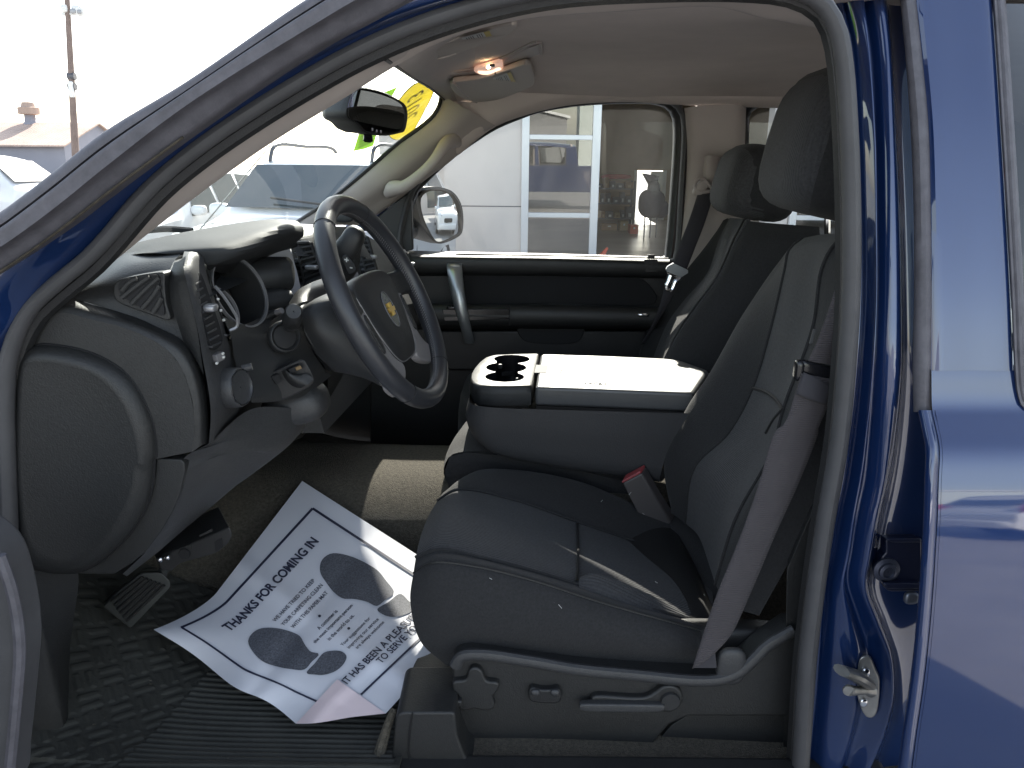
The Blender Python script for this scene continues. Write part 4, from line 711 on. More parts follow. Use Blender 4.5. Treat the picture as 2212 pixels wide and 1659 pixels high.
cf_ = [ci_[-1],
       D([(956, 1066, 1.53), (1000, 1036, 1.56), (1110, 1050, 1.57), (1250, 1090, 1.56), (1370, 1135, 1.56), (1480, 1180, 1.55)]),
       D([(975, 1056, 1.58), (1030, 1017, 1.62), (1120, 1016, 1.64), (1250, 1040, 1.64), (1360, 1085, 1.63), (1460, 1130, 1.62)]),
       D([(985, 1070, 1.62), (1040, 1035, 1.68), (1130, 1035, 1.70), (1250, 1060, 1.70), (1360, 1105, 1.69), (1460, 1150, 1.68)])]
seat = part('front_seat', [loft(cu_, 60, 34)], 'bolster', face_cam=True, label='driver seat in two-tone grey cloth')
seat_part('cushion_insert', [loft(ci_, 60, 34)], 'insert', seat, face_cam=True)
seat_part('cushion_bolster', [loft(cf_, 60, 24)], 'bolster', seat, face_cam=True)
def seam(pts, par, r=.0028, m='void', lift=(0, -.001, .001)): return seat_part('seam_piping', [tube([p + Vector(lift) for p in pts], r, 6, 60)], m, par)
seam(cu_[4], seat, .0032, 'bolster', (0, -.001, .003)); seam(ci_[-1], seat, .003, 'bolster', (0, 0, .003)); seam(cu_[3], seat, .0016, 'dash', (0, -.001, .001))
def col_at(curves, t, n=60): return [resamp(c, n)[int(t * (n - 1))] for c in curves]
cr = [D([q])[0] for q in ((1244, 1257, 1.22), (1248, 1238, 1.25), (1249, 1192, 1.33), (1248, 1156, 1.43), (1247, 1131, 1.51))]
seam(cr, seat, .0026, 'void', (0, 0, .0015))
dst = []
for j in range(2):
    base = resamp([p.lerp(q, .35 + j * .25) for p, q in zip(cu_[3], cu_[2])], 120)
    for k in range(4, 60):
        a, b = base[k], base[k].lerp(base[k + 1], .55); dst.append(tube([a + Vector((0, -.002, .001)), b + Vector((0, -.002, .001))], .0006, 4, 2))
seat_part('stitching', dst, 'insert', seat)
# rear bolster roll on the cushion (catches the sun)
seat_part('cushion_bolster', [loft([D([(1252, 1272, 1.20), (1290, 1300, 1.20), (1400, 1340, 1.20), (1515, 1368, 1.20)]), D([(1250, 1258, 1.215), (1290, 1272, 1.21), (1400, 1322, 1.21), (1520, 1358, 1.21)]), D([(1256, 1246, 1.232), (1275, 1238, 1.235), (1330, 1252, 1.24), (1500, 1330, 1.245)]), D([(1262, 1262, 1.25), (1290, 1258, 1.255), (1340, 1275, 1.26), (1505, 1342, 1.26)])], 30, 16)], 'insert', seat, face_cam=True)
# backrest: rows from bottom to top
def row(*p): return D(p)
brow_i = [row((1520, 1240, 1.62), (1476, 1180, 1.64), (1448, 1110, 1.62), (1480, 1130, 1.56)), row((1490, 1000, 1.66), (1440, 985, 1.655), (1438, 992, 1.62), (1500, 1010, 1.53)),
          row((1530, 880, 1.67), (1484, 882, 1.66), (1485, 895, 1.63), (1573, 936, 1.515)), row((1600, 780, 1.68), (1542, 792, 1.665), (1548, 800, 1.63), (1626, 838, 1.51)),
          row((1660, 665, 1.68), (1607, 677, 1.665), (1612, 682, 1.63), (1668, 700, 1.51)), row((1720, 555, 1.67), (1680, 570, 1.655), (1684, 575, 1.62), (1696, 580, 1.52)),
          row((1765, 512, 1.64), (1722, 520, 1.62), (1712, 530, 1.58), (1705, 540, 1.52)), row((1790, 515, 1.62), (1775, 512, 1.60), (1755, 512, 1.56), (1735, 514, 1.52))]
c2l = lambda a, b, t: a + (b - a) * t
brow_m = [row((1480, 1130, 1.56), (1510, 1160, 1.46), (1535, 1230, 1.36), (1545, 1262, 1.28)), row((1500, 1010, 1.53), (1535, 1030, 1.45), (1575, 1070, 1.36), (1590, 1120, 1.27)),
          row((1573, 936, 1.515), (1610, 945, 1.44), (1645, 960, 1.35), (1668, 975, 1.26)), row((1626, 838, 1.51), (1655, 848, 1.44), (1680, 862, 1.35), (1694, 880, 1.255)),
          row((1668, 700, 1.51), (1695, 700, 1.44), (1735, 702, 1.35), (1757, 706, 1.25)), row((1696, 580, 1.52), (1722, 578, 1.44), (1758, 578, 1.35), (1776, 580, 1.25)),
          row((1705, 540, 1.52), (1735, 532, 1.44), (1772, 528, 1.35), (1800, 532, 1.25)), row((1735, 514, 1.52), (1765, 508, 1.45), (1795, 505, 1.36), (1828, 508, 1.26))]
brow_o = [row((1545, 1262, 1.28), (1560, 1290, 1.24), (1575, 1310, 1.20), (1640, 1330, 1.17)), row((1590, 1120, 1.27), (1605, 1130, 1.235), (1650, 1160, 1.18), (1720, 1180, 1.16)),
          row((1668, 975, 1.26), (1682, 975, 1.225), (1735, 985, 1.17), (1790, 990, 1.16)), row((1694, 880, 1.255), (1712, 880, 1.22), (1760, 880, 1.165), (1815, 880, 1.16)),
          row((1757, 706, 1.25), (1775, 700, 1.215), (1815, 700, 1.165), (1860, 705, 1.16)), row((1776, 580, 1.25), (1800, 580, 1.215), (1850, 585, 1.165), (1890, 590, 1.16)),
          row((1800, 532, 1.25), (1825, 540, 1.22), (1870, 560, 1.17), (1900, 570, 1.17)), row((1828, 508, 1.26), (1850, 515, 1.23), (1890, 530, 1.18), (1910, 540, 1.18))]
br = seat_part('backrest', [loft(brow_i, 26, 50), loft(brow_o, 26, 50),
                            loft([[r[-1] for r in brow_m], [r[-1] + Vector((.10, .02, 0)) for r in brow_m], [r[0] + Vector((.10, .1, 0)) for r in brow_m]], 40, 8)], 'bolster', seat, face_cam=False)
seat_part('backrest_insert', [loft(brow_m, 30, 60)], 'insert', seat, face_cam=True)
for rr in (brow_m,):
    seam([r[0] for r in rr], seat, .0032, 'bolster', (-.001, -.002, 0)); seam([r[-1] for r in rr], seat, .0036, 'bolster', (-.001, -.002, 0))
seam(D([(1628, 838, 1.505), (1655, 846, 1.435), (1680, 866, 1.345), (1692, 884, 1.25)]), seat, .003, 'void', (-.002, -.002, 0))
seam(D([(1690, 884, 1.275), (1672, 905, 1.28), (1655, 935, 1.29)]), seat, .0022, 'void', (-.002, -.002, 0))
hr = seat_part('headrest', [superbox((.578, 1.43, 1.64), (.205, .285, .252), .52, Matrix.Rotation(R(12), 3, 'Y'))], 'bolster', seat)
seat_part('headrest_face', [superbox((.551, 1.43, 1.638), (.172, .268, .236), .55, Matrix.Rotation(R(12), 3, 'Y'))], 'insert', seat)
seat_part('headrest_post', [tube([Vector((.585, 1.37, 1.60)), Vector((.60, 1.37, 1.47))], .006, 8, 3), tube([Vector((.585, 1.50, 1.60)), Vector((.60, 1.50, 1.47))], .006, 8, 3)], 'chrome', seat)
seat_part('airbag_tag', [slab(Z6([(1548, 805), (1562, 808), (1545, 895), (1522, 900)], 1.205), (.001, .004, 0))], 'grylab', seat)
seat_part('seat_crease', [loft([[p + Vector((.01, .03, -.01)) for p in D(c)] for c in ([(1365, 1105, 1.62), (1420, 1170, 1.52), (1470, 1240, 1.40), (1500, 1330, 1.27)], [(1430, 1095, 1.635), (1490, 1160, 1.53), (1530, 1240, 1.40), (1560, 1320, 1.27)], [(1470, 1050, 1.66), (1530, 1120, 1.56), (1580, 1190, 1.42), (1610, 1270, 1.28)])], 20, 10)], 'bolster', seat, face_cam=True)
# side trim of the seat base
so_ = [(402, 1165), (412, 1110), (440, 1078), (500, 1066), (600, 1080), (800, 1108), (1000, 1140), (1250, 1168), (1500, 1190), (1620, 1200), (1720, 1198), (1800, 1168), (1870, 1110), (1940, 1045), (2060, 965), (2100, 965), (2100, 1400), (1560, 1400), (1470, 1440), (1400, 1520), (1310, 1660), (1290, 1700), (590, 1700), (520, 1620), (470, 1540), (440, 1420), (415, 1300)]
tr = seat_part('side_trim', [slab(resamp(Z8(so_, 1.125), 140, True, True), (0, .05, 0))], 'dash', seat, bevel=.010, bseg=4)
seat_part('trim_rail', [tube(Z8([(420, 1150, 1.122), (450, 1105, 1.12), (540, 1095, 1.117), (800, 1130, 1.115), (1000, 1165, 1.115), (1300, 1195, 1.115), (1600, 1222, 1.115), (1720, 1215, 1.116), (1810, 1180, 1.117), (1880, 1120, 1.118), (1950, 1050, 1.12), (2080, 975, 1.12)]), .012, 10, 80, sq=(.9, .75))], 'knee', seat)
part('lower_pillar_trim', [slab(resamp(Z8([(2110, 930), (2110, 1710), (1330, 1710), (1400, 1530), (1480, 1440), (1570, 1385), (2060, 1385)], 1.14), 60, True, True), (0, .04, 0)), slab(D([(1700, 1230), (1800, 1000), (1860, 500), (1900, 500), (1900, 1700), (1690, 1700)], 1.13), (.03, .08, 0))], 'dash', bevel=.005)
star = [(408, 1232), (470, 1218), (492, 1168), (520, 1160), (548, 1175), (575, 1225), (632, 1236), (628, 1272), (605, 1300), (612, 1355), (560, 1372), (520, 1362), (470, 1372), (440, 1360), (436, 1300), (412, 1272)]
seat_part('adjuster_knob', [slab(resamp(Z8(star, 1.112), 80, False, True), (0, .02, 0))], 'dash', seat, bevel=.004)
sb = seat_part('seat_switch', [slab(resamp(Z8([(782, 1270), (800, 1258), (840, 1268), (890, 1268), (925, 1262), (940, 1290), (930, 1330), (860, 1334), (800, 1328), (782, 1315)], 1.112), 50, False, True), (0, .02, 0))], 'black', seat, bevel=.003)
ob('switch_lobe', [superbox(Z8([(812, 1278)], 1.111)[0], (.016, .010, .012), .8), superbox(Z8([(908, 1278)], 1.111)[0], (.016, .010, .012), .8)], 'knee', parent=sb)
lv = seat_part('recline_lever', [slab(resamp(Z8([(1085, 1320), (1095, 1302), (1130, 1298), (1350, 1305), (1400, 1280), (1440, 1252), (1490, 1250), (1525, 1275), (1535, 1320), (1510, 1362), (1470, 1380), (1420, 1370), (1360, 1358), (1120, 1358), (1092, 1348)], 1.112), 80, False, True), (0, .016, 0))], 'dash', seat, bevel=.004)
ob('lever_grip', [superbox(Z8([(1235, 1345)], 1.108)[0], (.145, .016, .016), .4)], 'knee', parent=lv)
ob('lever_pivot', [disc(Z8([(1472, 1318)], 1.112)[0], (0, -1, 0), .0165, .006)], 'column', parent=lv)
tc_ = seat_part('track_cover', [slab(resamp(Z8([(128, 1400), (150, 1378), (420, 1378), (432, 1500), (470, 1600), (560, 1700), (100, 1700), (118, 1500)], 1.06), 60, True, True), (0, .12, 0))], 'dash', seat, bevel=.014, bseg=4)
ob('cover_seam', [tube(Z8([(210, 1380, 1.059), (198, 1460, 1.058), (190, 1580, 1.058), (200, 1610, 1.058), (400, 1625, 1.058)]), .0014, 5, 30)], 'void', parent=tc_)
seat_part('track_rail', [slab(Z8([(182, 1300), (200, 1292), (415, 1300), (420, 1368), (160, 1362)], 1.12), (0, .3, 0)), box(Z8([(310, 1318)], 1.11)[0], (.10, .02, .012))], 'black', seat, bevel=.003)
part('carpet_edge', [tube(Z8([(120, 1360, 1.10), (90, 1440, 1.085), (60, 1540, 1.075), (30, 1660, 1.065)]), [.006, .008, .010, .012], 8, 20)], 'carpet')
# seat base filler so that nothing shows under the cushion
seat_part('seat_base', [superbox((.20, 1.42, .72), (.38, .46, .22), .3)], 'black', seat)
# passenger seat
ps = part('front_seat', [superbox((.12, 2.27, .86), (.56, .52, .24), .4)], 'bolster', label='passenger seat, its cushion hidden behind the centre console')
pr = [row((1380, 780, 2.52), (1372, 800, 2.48), (1400, 810, 2.42), (1425, 800, 2.10), (1434, 790, 2.05), (1500, 800, 2.02), (1640, 830, 2.03)),
      row((1410, 715, 2.53), (1401, 704, 2.50), (1440, 706, 2.44), (1470, 712, 2.12), (1476, 716, 2.06), (1545, 730, 2.02), (1690, 760, 2.03)),
      row((1445, 650, 2.54), (1436, 656, 2.51), (1475, 655, 2.45), (1505, 662, 2.12), (1512, 665, 2.06), (1580, 680, 2.02), (1720, 700, 2.03)),
      row((1480, 592, 2.54), (1474, 595, 2.51), (1530, 590, 2.43), (1550, 600, 2.13), (1556, 602, 2.07), (1620, 610, 2.03), (1750, 620, 2.04)),
      row((1540, 508, 2.52), (1535, 520, 2.49), (1556, 515, 2.42), (1590, 512, 2.15), (1602, 512, 2.09), (1670, 515, 2.05), (1770, 520, 2.06)),
      row((1575, 470, 2.48), (1562, 476, 2.46), (1578, 472, 2.40), (1610, 474, 2.18), (1622, 478, 2.13), (1690, 484, 2.09), (1770, 490, 2.10))]
seat_part('backrest', [loft([r for r in pr], 60, 50)], 'bolster', ps, face_cam=True)
seat_part('backrest_insert', [loft([[r[2].lerp(r[3], t) + Vector((-.004, -.002, .002)) for t in (.02, .3, .7, .98)] for r in pr], 20, 40)], 'insert', ps, face_cam=True)
seam([r[4].lerp(r[3], .3) for r in pr], ps, .0055, 'insert', (-.003, -.003, .002))
seat_part('headrest', [superbox((.692, 2.27, 1.562), (.20, .27, .20), .55, Matrix.Rotation(R(12), 3, 'Y'))], 'bolster', ps)
seat_part('headrest_face', [superbox((.664, 2.27, 1.559), (.17, .262, .19), .55, Matrix.Rotation(R(12), 3, 'Y'))], 'insert', ps)
# centre seat cushion
part('centre_seat', [loft([D([(968, 1046, 1.70), (958, 1020, 1.70), (972, 985, 1.70), (1010, 975, 1.70), (1150, 990, 1.70), (1400, 1050, 1.70)]), D([(966, 1030, 1.74), (960, 1000, 1.76), (978, 955, 1.78), (1020, 935, 1.78), (1150, 945, 1.78), (1400, 985, 1.78)]), D([(985, 1000, 1.9), (985, 955, 1.9), (1000, 920, 1.9), (1040, 905, 1.9), (1150, 905, 1.9), (1400, 930, 1.9)]), D([(1010, 980, 2.05), (1010, 930, 2.05), (1020, 895, 2.05), (1060, 885, 2.05), (1150, 880, 2.05), (1400, 900, 2.05)])], 40, 24),
                     loft([D([(975, 1130, 1.70), (968, 1046, 1.70)]), D([(985, 1130, 1.9), (985, 1000, 1.9)])], 6, 6),
                     slab(D([(968, 1046), (960, 1020), (972, 987), (1010, 977), (1150, 992), (1400, 1052), (1400, 1200), (990, 1160)], 1.703), (0, .02, 0))], 'bolster')
# ================================================================ FOLD-DOWN CONSOLE
ZT = 1.106
def tz(zf, pts, z): return [atz(*q, z) for q in zf.px(pts)]
tray_px = [(1192, 1120), (1196, 1090), (1215, 1055), (1250, 1015), (1290, 985), (1345, 970), (1470, 965), (1630, 961), (1585, 1168), (1450, 1172), (1330, 1172), (1240, 1165), (1205, 1150)]
tout = resamp(tz(Z5, tray_px, ZT), 80, True, True)
cups = [(tz(Z5, [(1457, 997)], ZT)[0], .0475), (tz(Z5, [(1420, 1052)], ZT)[0], .0515), (tz(Z5, [(1410, 1113)], ZT)[0], .0475)]
hole_l, hole_r = [], []
ymin = cups[2][0].y - cups[2][1]; ymax = cups[0][0].y + cups[0][1]
for i in range(81):
    y = ymin + (ymax - ymin) * i / 80; xl, xr = 9, -9
    for c, r in cups:
        d = r * r - (y - c.y) ** 2
        if d > -1e-9: d = math.sqrt(max(d, 0)); xl = min(xl, c.x - d); xr = max(xr, c.x + d)
    if cups[2][0].y < y < cups[0][0].y: xm = (cups[1][0].x); xl = min(xl, xm - .026); xr = max(xr, xm + .030)
    hole_l.append(Vector((xl, y, ZT))); hole_r.append(Vector((xr, y, ZT)))
hole = hole_l + hole_r[::-1][1:-1]
def fill_with_hole(outer, inner):
    bm = bmesh.new(); vo_ = [bm.verts.new(p) for p in outer]; vi = [bm.verts.new(p) for p in inner]
    es = [bm.edges.new((v[i], v[(i + 1) % len(v)])) for v in (vo_, vi) for i in range(len(v))]
    bmesh.ops.triangle_fill(bm, use_beauty=True, use_dissolve=False, edges=es)
    bm.verts.index_update(); V = [v.co.copy() for v in bm.verts]; Fc = [tuple(v.index for v in f.verts) for f in bm.faces]; bm.free(); return V, Fc
tc = sum(tout, Vector()) / len(tout)
def grow(loop, dz, k): return [Vector((tc.x + (p.x - tc.x) * k, tc.y + (p.y - tc.y) * k, p.z + dz)) for p in loop]
tin = grow(tout, 0, .975)
lt = [atz(1157, 836, ZT), atz(1160, 815, ZT), atz(1165, 785, ZT), atz(1168, 764, ZT), atz(1300, 768, ZT), atz(1440, 774, ZT), atz(1470, 778, ZT), atz(1531, 800, ZT), atz(1498, 849, ZT), atz(1400, 845, ZT), atz(1250, 839, ZT)]
lcen = sum(lt, Vector()) / len(lt)
con = part('centre_console', [grid([grow(tout, -.0475, 1.03), grow(tout, -.0475, .93), grow(tout, -.058, .93)], True), slab([Vector((lcen.x + (p.x - lcen.x) * .99, lcen.y + (p.y - lcen.y) * .96, ZT - .0475)) for p in lt], (0, 0, -.012))], 'black')
bo_t = D([(1490, 893, 1.615), (1157, 884, 1.615), (1060, 880, 1.61), (1022, 874, 1.64), (1014, 862, 1.70), (1016, 850, 1.8), (1030, 830, 2.0)])
bo_b = D([(1425, 1040, 1.64), (1180, 1004, 1.645), (1060, 976, 1.645), (1035, 955, 1.665), (1026, 938, 1.72), (1030, 920, 1.82), (1050, 900, 2.0)])
bo_m = [a.lerp(b, .5) + Vector((-.014, -.006, 0)) for a, b in zip(bo_t, bo_b)]
ob('console_box', [loft([bo_t, bo_m, bo_b, [p + Vector((.05, .1, -.01)) for p in bo_b]], 60, 20)], mat('console_side_vinyl', (.030, .031, .034), .6, bump=GR), parent=con, face_cam=True)
wall = [tout, grow(tout, -.004, 1.012), grow(tout, -.02, 1.03), grow(tout, -.047, 1.035)]
tray = ob('cup_tray', [fill_with_hole(tin, hole), grid([grow(tout, 0, .975), grow(tout, -.0012, .992), *wall[1:]], True)], 'dash', parent=con, angle=50)
ob('cup_wells', [grid([hole, [p + Vector((0, 0, -.03)) for p in hole], [p + Vector((0, 0, -.075)) for p in hole]], True), ([p + Vector((0, 0, -.074)) for p in hole], [tuple(range(len(hole)))])], 'blackgl', parent=con)
for q in ((1380, 1045), (1330, 1130), (1495, 1135)):
    ob('cup_fin', [superbox(tz(Z5, [q], ZT - .02)[0], (.012, .01, .012), .5)], 'knee', parent=con)
lid = ob('console_lid', [slab(resamp(lt, 70, True, True), (0, 0, -.046))], mat('lid_vinyl', (.10, .10, .10), .36, bump=('noise', 500, .35, .0008), var=(40, .05)), parent=con, bevel=.008, bseg=4)
ob('lid_latch', [slab([atz(1158, 788, ZT + .001), atz(1184, 788, ZT + .001), atz(1181, 805, ZT + .001), atz(1154, 805, ZT + .001)], (0, 0, -.004))], 'void', parent=lid)
ob('latch_outline', [tube([atz(*q, ZT + .0006) for q in ((1186, 785), (1208, 786), (1214, 790), (1213, 800), (1207, 806), (1182, 806))], .0012, 5, 40)], 'dash', parent=lid)
ob('lid_seam', [tube([atz(*q, ZT - .006) + Vector((0, -.0085, 0)) for q in ((1157, 838), (1250, 841), (1400, 847), (1498, 851))], .0018, 5, 40)], 'void', parent=lid)
scf = []
for k in range(22):
    x = 1262 + k * 2.4 + random.uniform(-1, 1); y = 829 + random.uniform(-3, 2.5)
    a = atz(x, y, ZT + .0007); scf.append(tube([a, a + Vector((random.uniform(-.004, .008), random.uniform(-.012, .012), 0))], random.uniform(.0005, .0011), 4, 2))
ob('scuff_marks', scf, 'dash', parent=lid)
# ================================================================ SEAT BELTS
def web(L, Rr, m, par, name='belt_webbing', th=.0014):
    a, b = resamp(L, 50), resamp(Rr, 50); mid_ = [p.lerp(q, .5) + Vector((0, -.003, 0)) for p, q in zip(a, b)]
    return ob(name, [loft([a, mid_, b], 50, 8)], m, parent=par, solid=th, face_cam=True)
sbp = part('seat_belt', [superbox(Z3([(408, 1050)], 2.45)[0], (.035, .03, .06), .6, Matrix.Rotation(R(35), 3, 'Y')), (*tube(Z3([(372, 1035, 2.445), (385, 1005, 2.44), (420, 1000, 2.44), (450, 1030, 2.44), (470, 1060, 2.445), (440, 1072, 2.44), (395, 1068, 2.44)]), .006, 8, 40, closed=True), 'tan')], 'tan', label='passenger seat belt hanging at the taupe pillar')
web(Z3([(388, 1085, 2.44), (340, 1230, 2.38), (290, 1360, 2.32), (248, 1480, 2.27)]), Z3([(482, 1075, 2.44), (430, 1240, 2.38), (380, 1370, 2.32), (328, 1505, 2.27)]), 'beltdark', sbp)
web(Z6([(600, 440, 2.27), (560, 620, 2.32), (490, 800, 2.42), (430, 900, 2.48)]), Z6([(690, 480, 2.27), (610, 640, 2.32), (520, 790, 2.42), (460, 890, 2.48)]), 'beltdark', sbp)
ob('latch_plate', [slab(resamp(Z6([(594, 415), (602, 398), (640, 376), (735, 420), (735, 440), (690, 468), (600, 432)], 2.262), 40, True, True), (0, .012, 0)), (*tube(Z6([(625, 455, 2.262), (612, 490, 2.262), (598, 520, 2.262), (598, 540, 2.262), (625, 550, 2.262), (640, 530, 2.262), (655, 495, 2.262), (685, 470, 2.262)]), .0065, 8, 50), 'chrome'), (*slab(Z6([(632, 460), (665, 468), (635, 515), (618, 510)], 2.263), (0, .003, 0)), 'chrome')], 'handle', parent=sbp, bevel=.002)
sbd = part('seat_belt', [superbox(Z6([(1555, 1065)], 1.125)[0], (.058, .018, .022), .5, Matrix.Rotation(R(14), 3, 'Y')), superbox(Z6([(1455, 1070)], 1.125)[0], (.014, .018, .032), .5)], 'blackgl', label='driver seat belt hanging in the doorway')
web(Z6([(1760, 400, 1.13), (1700, 520, 1.125), (1640, 700, 1.12), (1575, 880, 1.118), (1515, 1010, 1.118)]), Z6([(1900, 420, 1.13), (1860, 600, 1.125), (1800, 760, 1.12), (1740, 900, 1.118), (1680, 1040, 1.118)]), 'belt', sbd)
ob('webbing_fold', [loft([Z6([(1488, 1085, 1.112), (1445, 1200, 1.11), (1438, 1228, 1.112)]), Z6([(1575, 1125, 1.108), (1540, 1250, 1.106), (1532, 1266, 1.108)]), Z6([(1670, 1180, 1.112), (1640, 1280, 1.11), (1630, 1296, 1.112)])], 14, 10)], 'beltdark', parent=sbd, solid=.004, face_cam=True)
web(Z6([(1470, 1090, 1.116), (1430, 1225, 1.116), (1360, 1420, 1.118)]) + Z8([(1990, 0, 1.12), (1910, 250, 1.12), (1830, 480, 1.118), (1690, 830, 1.112), (1620, 1040, 1.108), (1580, 1165, 1.105)]), Z6([(1680, 1130, 1.116), (1650, 1290, 1.116), (1580, 1450, 1.118)]) + Z8([(2200, 0, 1.12), (2100, 260, 1.12), (2000, 480, 1.118), (1860, 810, 1.112), (1770, 1000, 1.108), (1700, 1080, 1.105)]), 'belt', sbd)
ob('belt_anchor', [slab(Z8([(1590, 1160), (1640, 1110), (1690, 1055), (1700, 1160)], 1.107), (0, .006, 0)), (*superbox(Z8([(1770, 1150)], 1.12)[0], (.05, .02, .07), .7), 'knee')], 'beltdark', parent=sbd)
fl_ = []
for x, y, Y in ((1160, 1160, 1.40), (1205, 1190, 1.34), (1361, 1066, 1.60), (1300, 1082, 1.60), (1310, 1232, 1.40), (1418, 1258, 1.30), (1522, 1285, 1.30), (1060, 1250, 1.14), (1210, 1310, 1.135), (1390, 1110, 1.57)):
    p = D([(x, y)], Y - .012)[0]; q = Vector((random.uniform(-.003, .003), 0, random.uniform(.001, .004))); fl_.append(tube([p - q, p + q], random.uniform(.0003, .0005), 4, 2))
seat_part('lint_specks', fl_, 'white', seat)
seat_part('gap_filler', [superbox(Z8([(1700, 1130)], 1.20)[0], (.26, .05, .16), .4)], 'black', seat)  # black filler added to hide a bright gap behind the belt anchor
bk_ = part('seat_buckle', [slab(Z8([(1238, 256), (1333, 206), (1400, 320), (1480, 450), (1420, 480), (1310, 400)], 1.60), (.012, .022, .008))], 'buckle', bevel=.004)
ob('release_button', [slab(Z8([(1234, 246), (1325, 196), (1333, 206), (1238, 256)], 1.599), (.012, .02, .008))], 'red', parent=bk_, bevel=.0015)
# ================================================================ PEDAL, CONNECTOR BOX UNDER DASH
pd = part('brake_pedal', [slab(resamp(Z7([(505, 860), (560, 800), (690, 695), (790, 690), (835, 735), (835, 765), (640, 968), (590, 930)], 1.30), 40, True, True), (-.012, .02, -.008)), tube(Z7([(780, 720, 1.31), (850, 600, 1.36), (940, 480, 1.44)]), .010, 8, 12)], mat('pedal_rubber', (.04, .042, .04), .6), bevel=.003)
for k in range(6):
    t = k / 5
    ob('pedal_rib', [tube(Z7([(545 + t * 75, 835 + t * 95, 1.296), (700 + t * 105, 715 + t * 40, 1.296)]), .0028, 6, 6)], 'dash', parent=pd)
cb = part('connector_box', [slab(resamp(Z7([(770, 640), (790, 610), (950, 545), (1125, 470), (1140, 510), (1120, 550), (1060, 600), (880, 650), (840, 690), (790, 680)], 1.23), 50, True, True), (-.04, .06, .012))], 'black', bevel=.004)
ob('connector_port', [slab(Z7([(1050, 545), (1085, 525), (1090, 570), (1055, 592)], 1.228), (0, .003, 0))], 'void', parent=cb)
ob('connector_dial', [disc(Z7([(905, 600)], 1.228)[0], (0, -1, .1), .010, .003)], 'void', parent=cb)
ob('connector_slot', [(*slab(Z7([(860, 585), (935, 555), (940, 585), (865, 620)], 1.2285), (0, .003, 0)), 'dash')], 'dash', parent=cb)
ob('connector_label', [(*slab(Z7([(975, 510), (1035, 480), (1040, 490), (980, 518)], 1.227), (0, .003, 0)), 'dash')], 'void', parent=cb)
ob('chrome_bolt', [superbox(Z7([(783, 628)], 1.222)[0], (.011, .01, .011), .9), superbox(Z7([(820, 618)], 1.222)[0], (.010, .01, .010), .9)], 'chrome', parent=cb)
# ================================================================ CENTRE PILLAR (DRIVER SIDE), REAR DOOR
lev = [-40, 100, 270, 450, 638, 800, 960, 1050, 1110, 1200, 1265, 1340, 1420, 1500, 1580, 1700]
def lean(y):
    ks = ((-40, .132), (100, .105), (270, .073), (450, .045), (638, .019), (800, 0), (2000, 0))
    for (a, p), (c, q) in zip(ks, ks[1:]):
        if a <= y <= c: return p + (q - p) * (y - a) / (c - a)
    return .132
def col_(vals, Y): return [at(x, y, Y + lean(y)) for x, y in zip(vals, lev)]
e1 = [1812, 1838, 1848, 1856, 1855, 1845, 1828, 1815, 1802, 1787, 1774, 1766, 1757, 1750, 1744, 1736]
e2 = [1832, 1864, 1878, 1884, 1888, 1880, 1862, 1848, 1836, 1822, 1808, 1806, 1804, 1800, 1790, 1776]
e3 = [1860, 1878, 1890, 1894, 1894, 1886, 1870, 1858, 1846, 1834, 1822, 1838, 1856, 1850, 1836, 1806]
e4 = [1884, 1905, 1914, 1918, 1919, 1914, 1905, 1896, 1882, 1866, 1858, 1884, 1916, 1920, 1900, 1850]
e5 = [1910, 1924, 1933, 1941, 1945, 1944, 1928, 1912, 1898, 1882, 1872, 1898, 1926, 1930, 1912, 1864]
e6 = [1918, 1932, 1942, 1950, 1955, 1956, 1945, 1932, 1918, 1900, 1890, 1914, 1938, 1942, 1926, 1880]
e7 = [1945, 1960, 1974, 1982, 1984, 1984, 1992, 1992, 1990, 1986, 1982, 1978, 1972, 1964, 1956, 1938]
part('body', [loft([col_([x - 40 for x in e1], 1.095), col_(e1, 1.066), [a.lerp(b, .4) + Vector((0, .014, 0)) for a, b in zip(col_(e1, 1.066), col_(e2, 1.045))], col_(e2, 1.048), col_(e3, 1.040), [a.lerp(b, .5) + Vector((0, .020, 0)) for a, b in zip(col_(e3, 1.04), col_(e4, 1.03))], col_(e4, 1.034), [a.lerp(b, .5) + Vector((0, -.005, 0)) for a, b in zip(col_(e4, 1.034), col_(e5, 1.034))], col_(e5, 1.036), col_(e6, 1.085), col_([x + 25 for x in e7], 1.10)], 120, 90)], 'blue', face_cam=True, angle=180)
part('pillar_gap', [slab([at(x, y, 1.115 + lean(y)) for x, y in zip([q - 50 for q in e7], lev)] + [at(x, y, 1.115 + lean(y)) for x, y in reversed(list(zip([q + 60 for q in e7], lev)))], (0, .02, 0))], 'black')
part('lower_recess', [loft([ZR([(225, 900, 1.058), (215, 1000, 1.058), (200, 1300, 1.058), (180, 1560, 1.058)]), ZR([(250, 960, 1.062), (240, 1060, 1.072), (225, 1300, 1.072), (195, 1560, 1.066)]), ZR([(270, 960, 1.05), (290, 1060, 1.055), (300, 1150, 1.058), (290, 1500, 1.055)])], 24, 12)], 'blue', face_cam=True)
stp = part('door_striker', [slab(resamp(ZR([(335, 1200), (365, 1195), (400, 1260), (412, 1290), (400, 1430), (385, 1450), (360, 1448), (325, 1380), (320, 1300)], 1.036), 50, False, True), (.004, .006, 0))], 'steel', bevel=.002)
ob('striker_bar', [tube(ZR([(375, 1335, 1.034), (350, 1335, 1.022), (320, 1336, 1.012), (285, 1334, 1.004)]), [.011, .0068, .0065, .0085], 12, 16), tube(ZR([(350, 1300, 1.034), (305, 1270, 1.012), (255, 1252, 1.002)]), [.014, .014, .011], 10, 12, sq=(.7, 1.4)), disc(ZR([(285, 1334)], 1.003)[0], (-.3, -1, 0), .0088, .003)], 'steel', parent=stp)
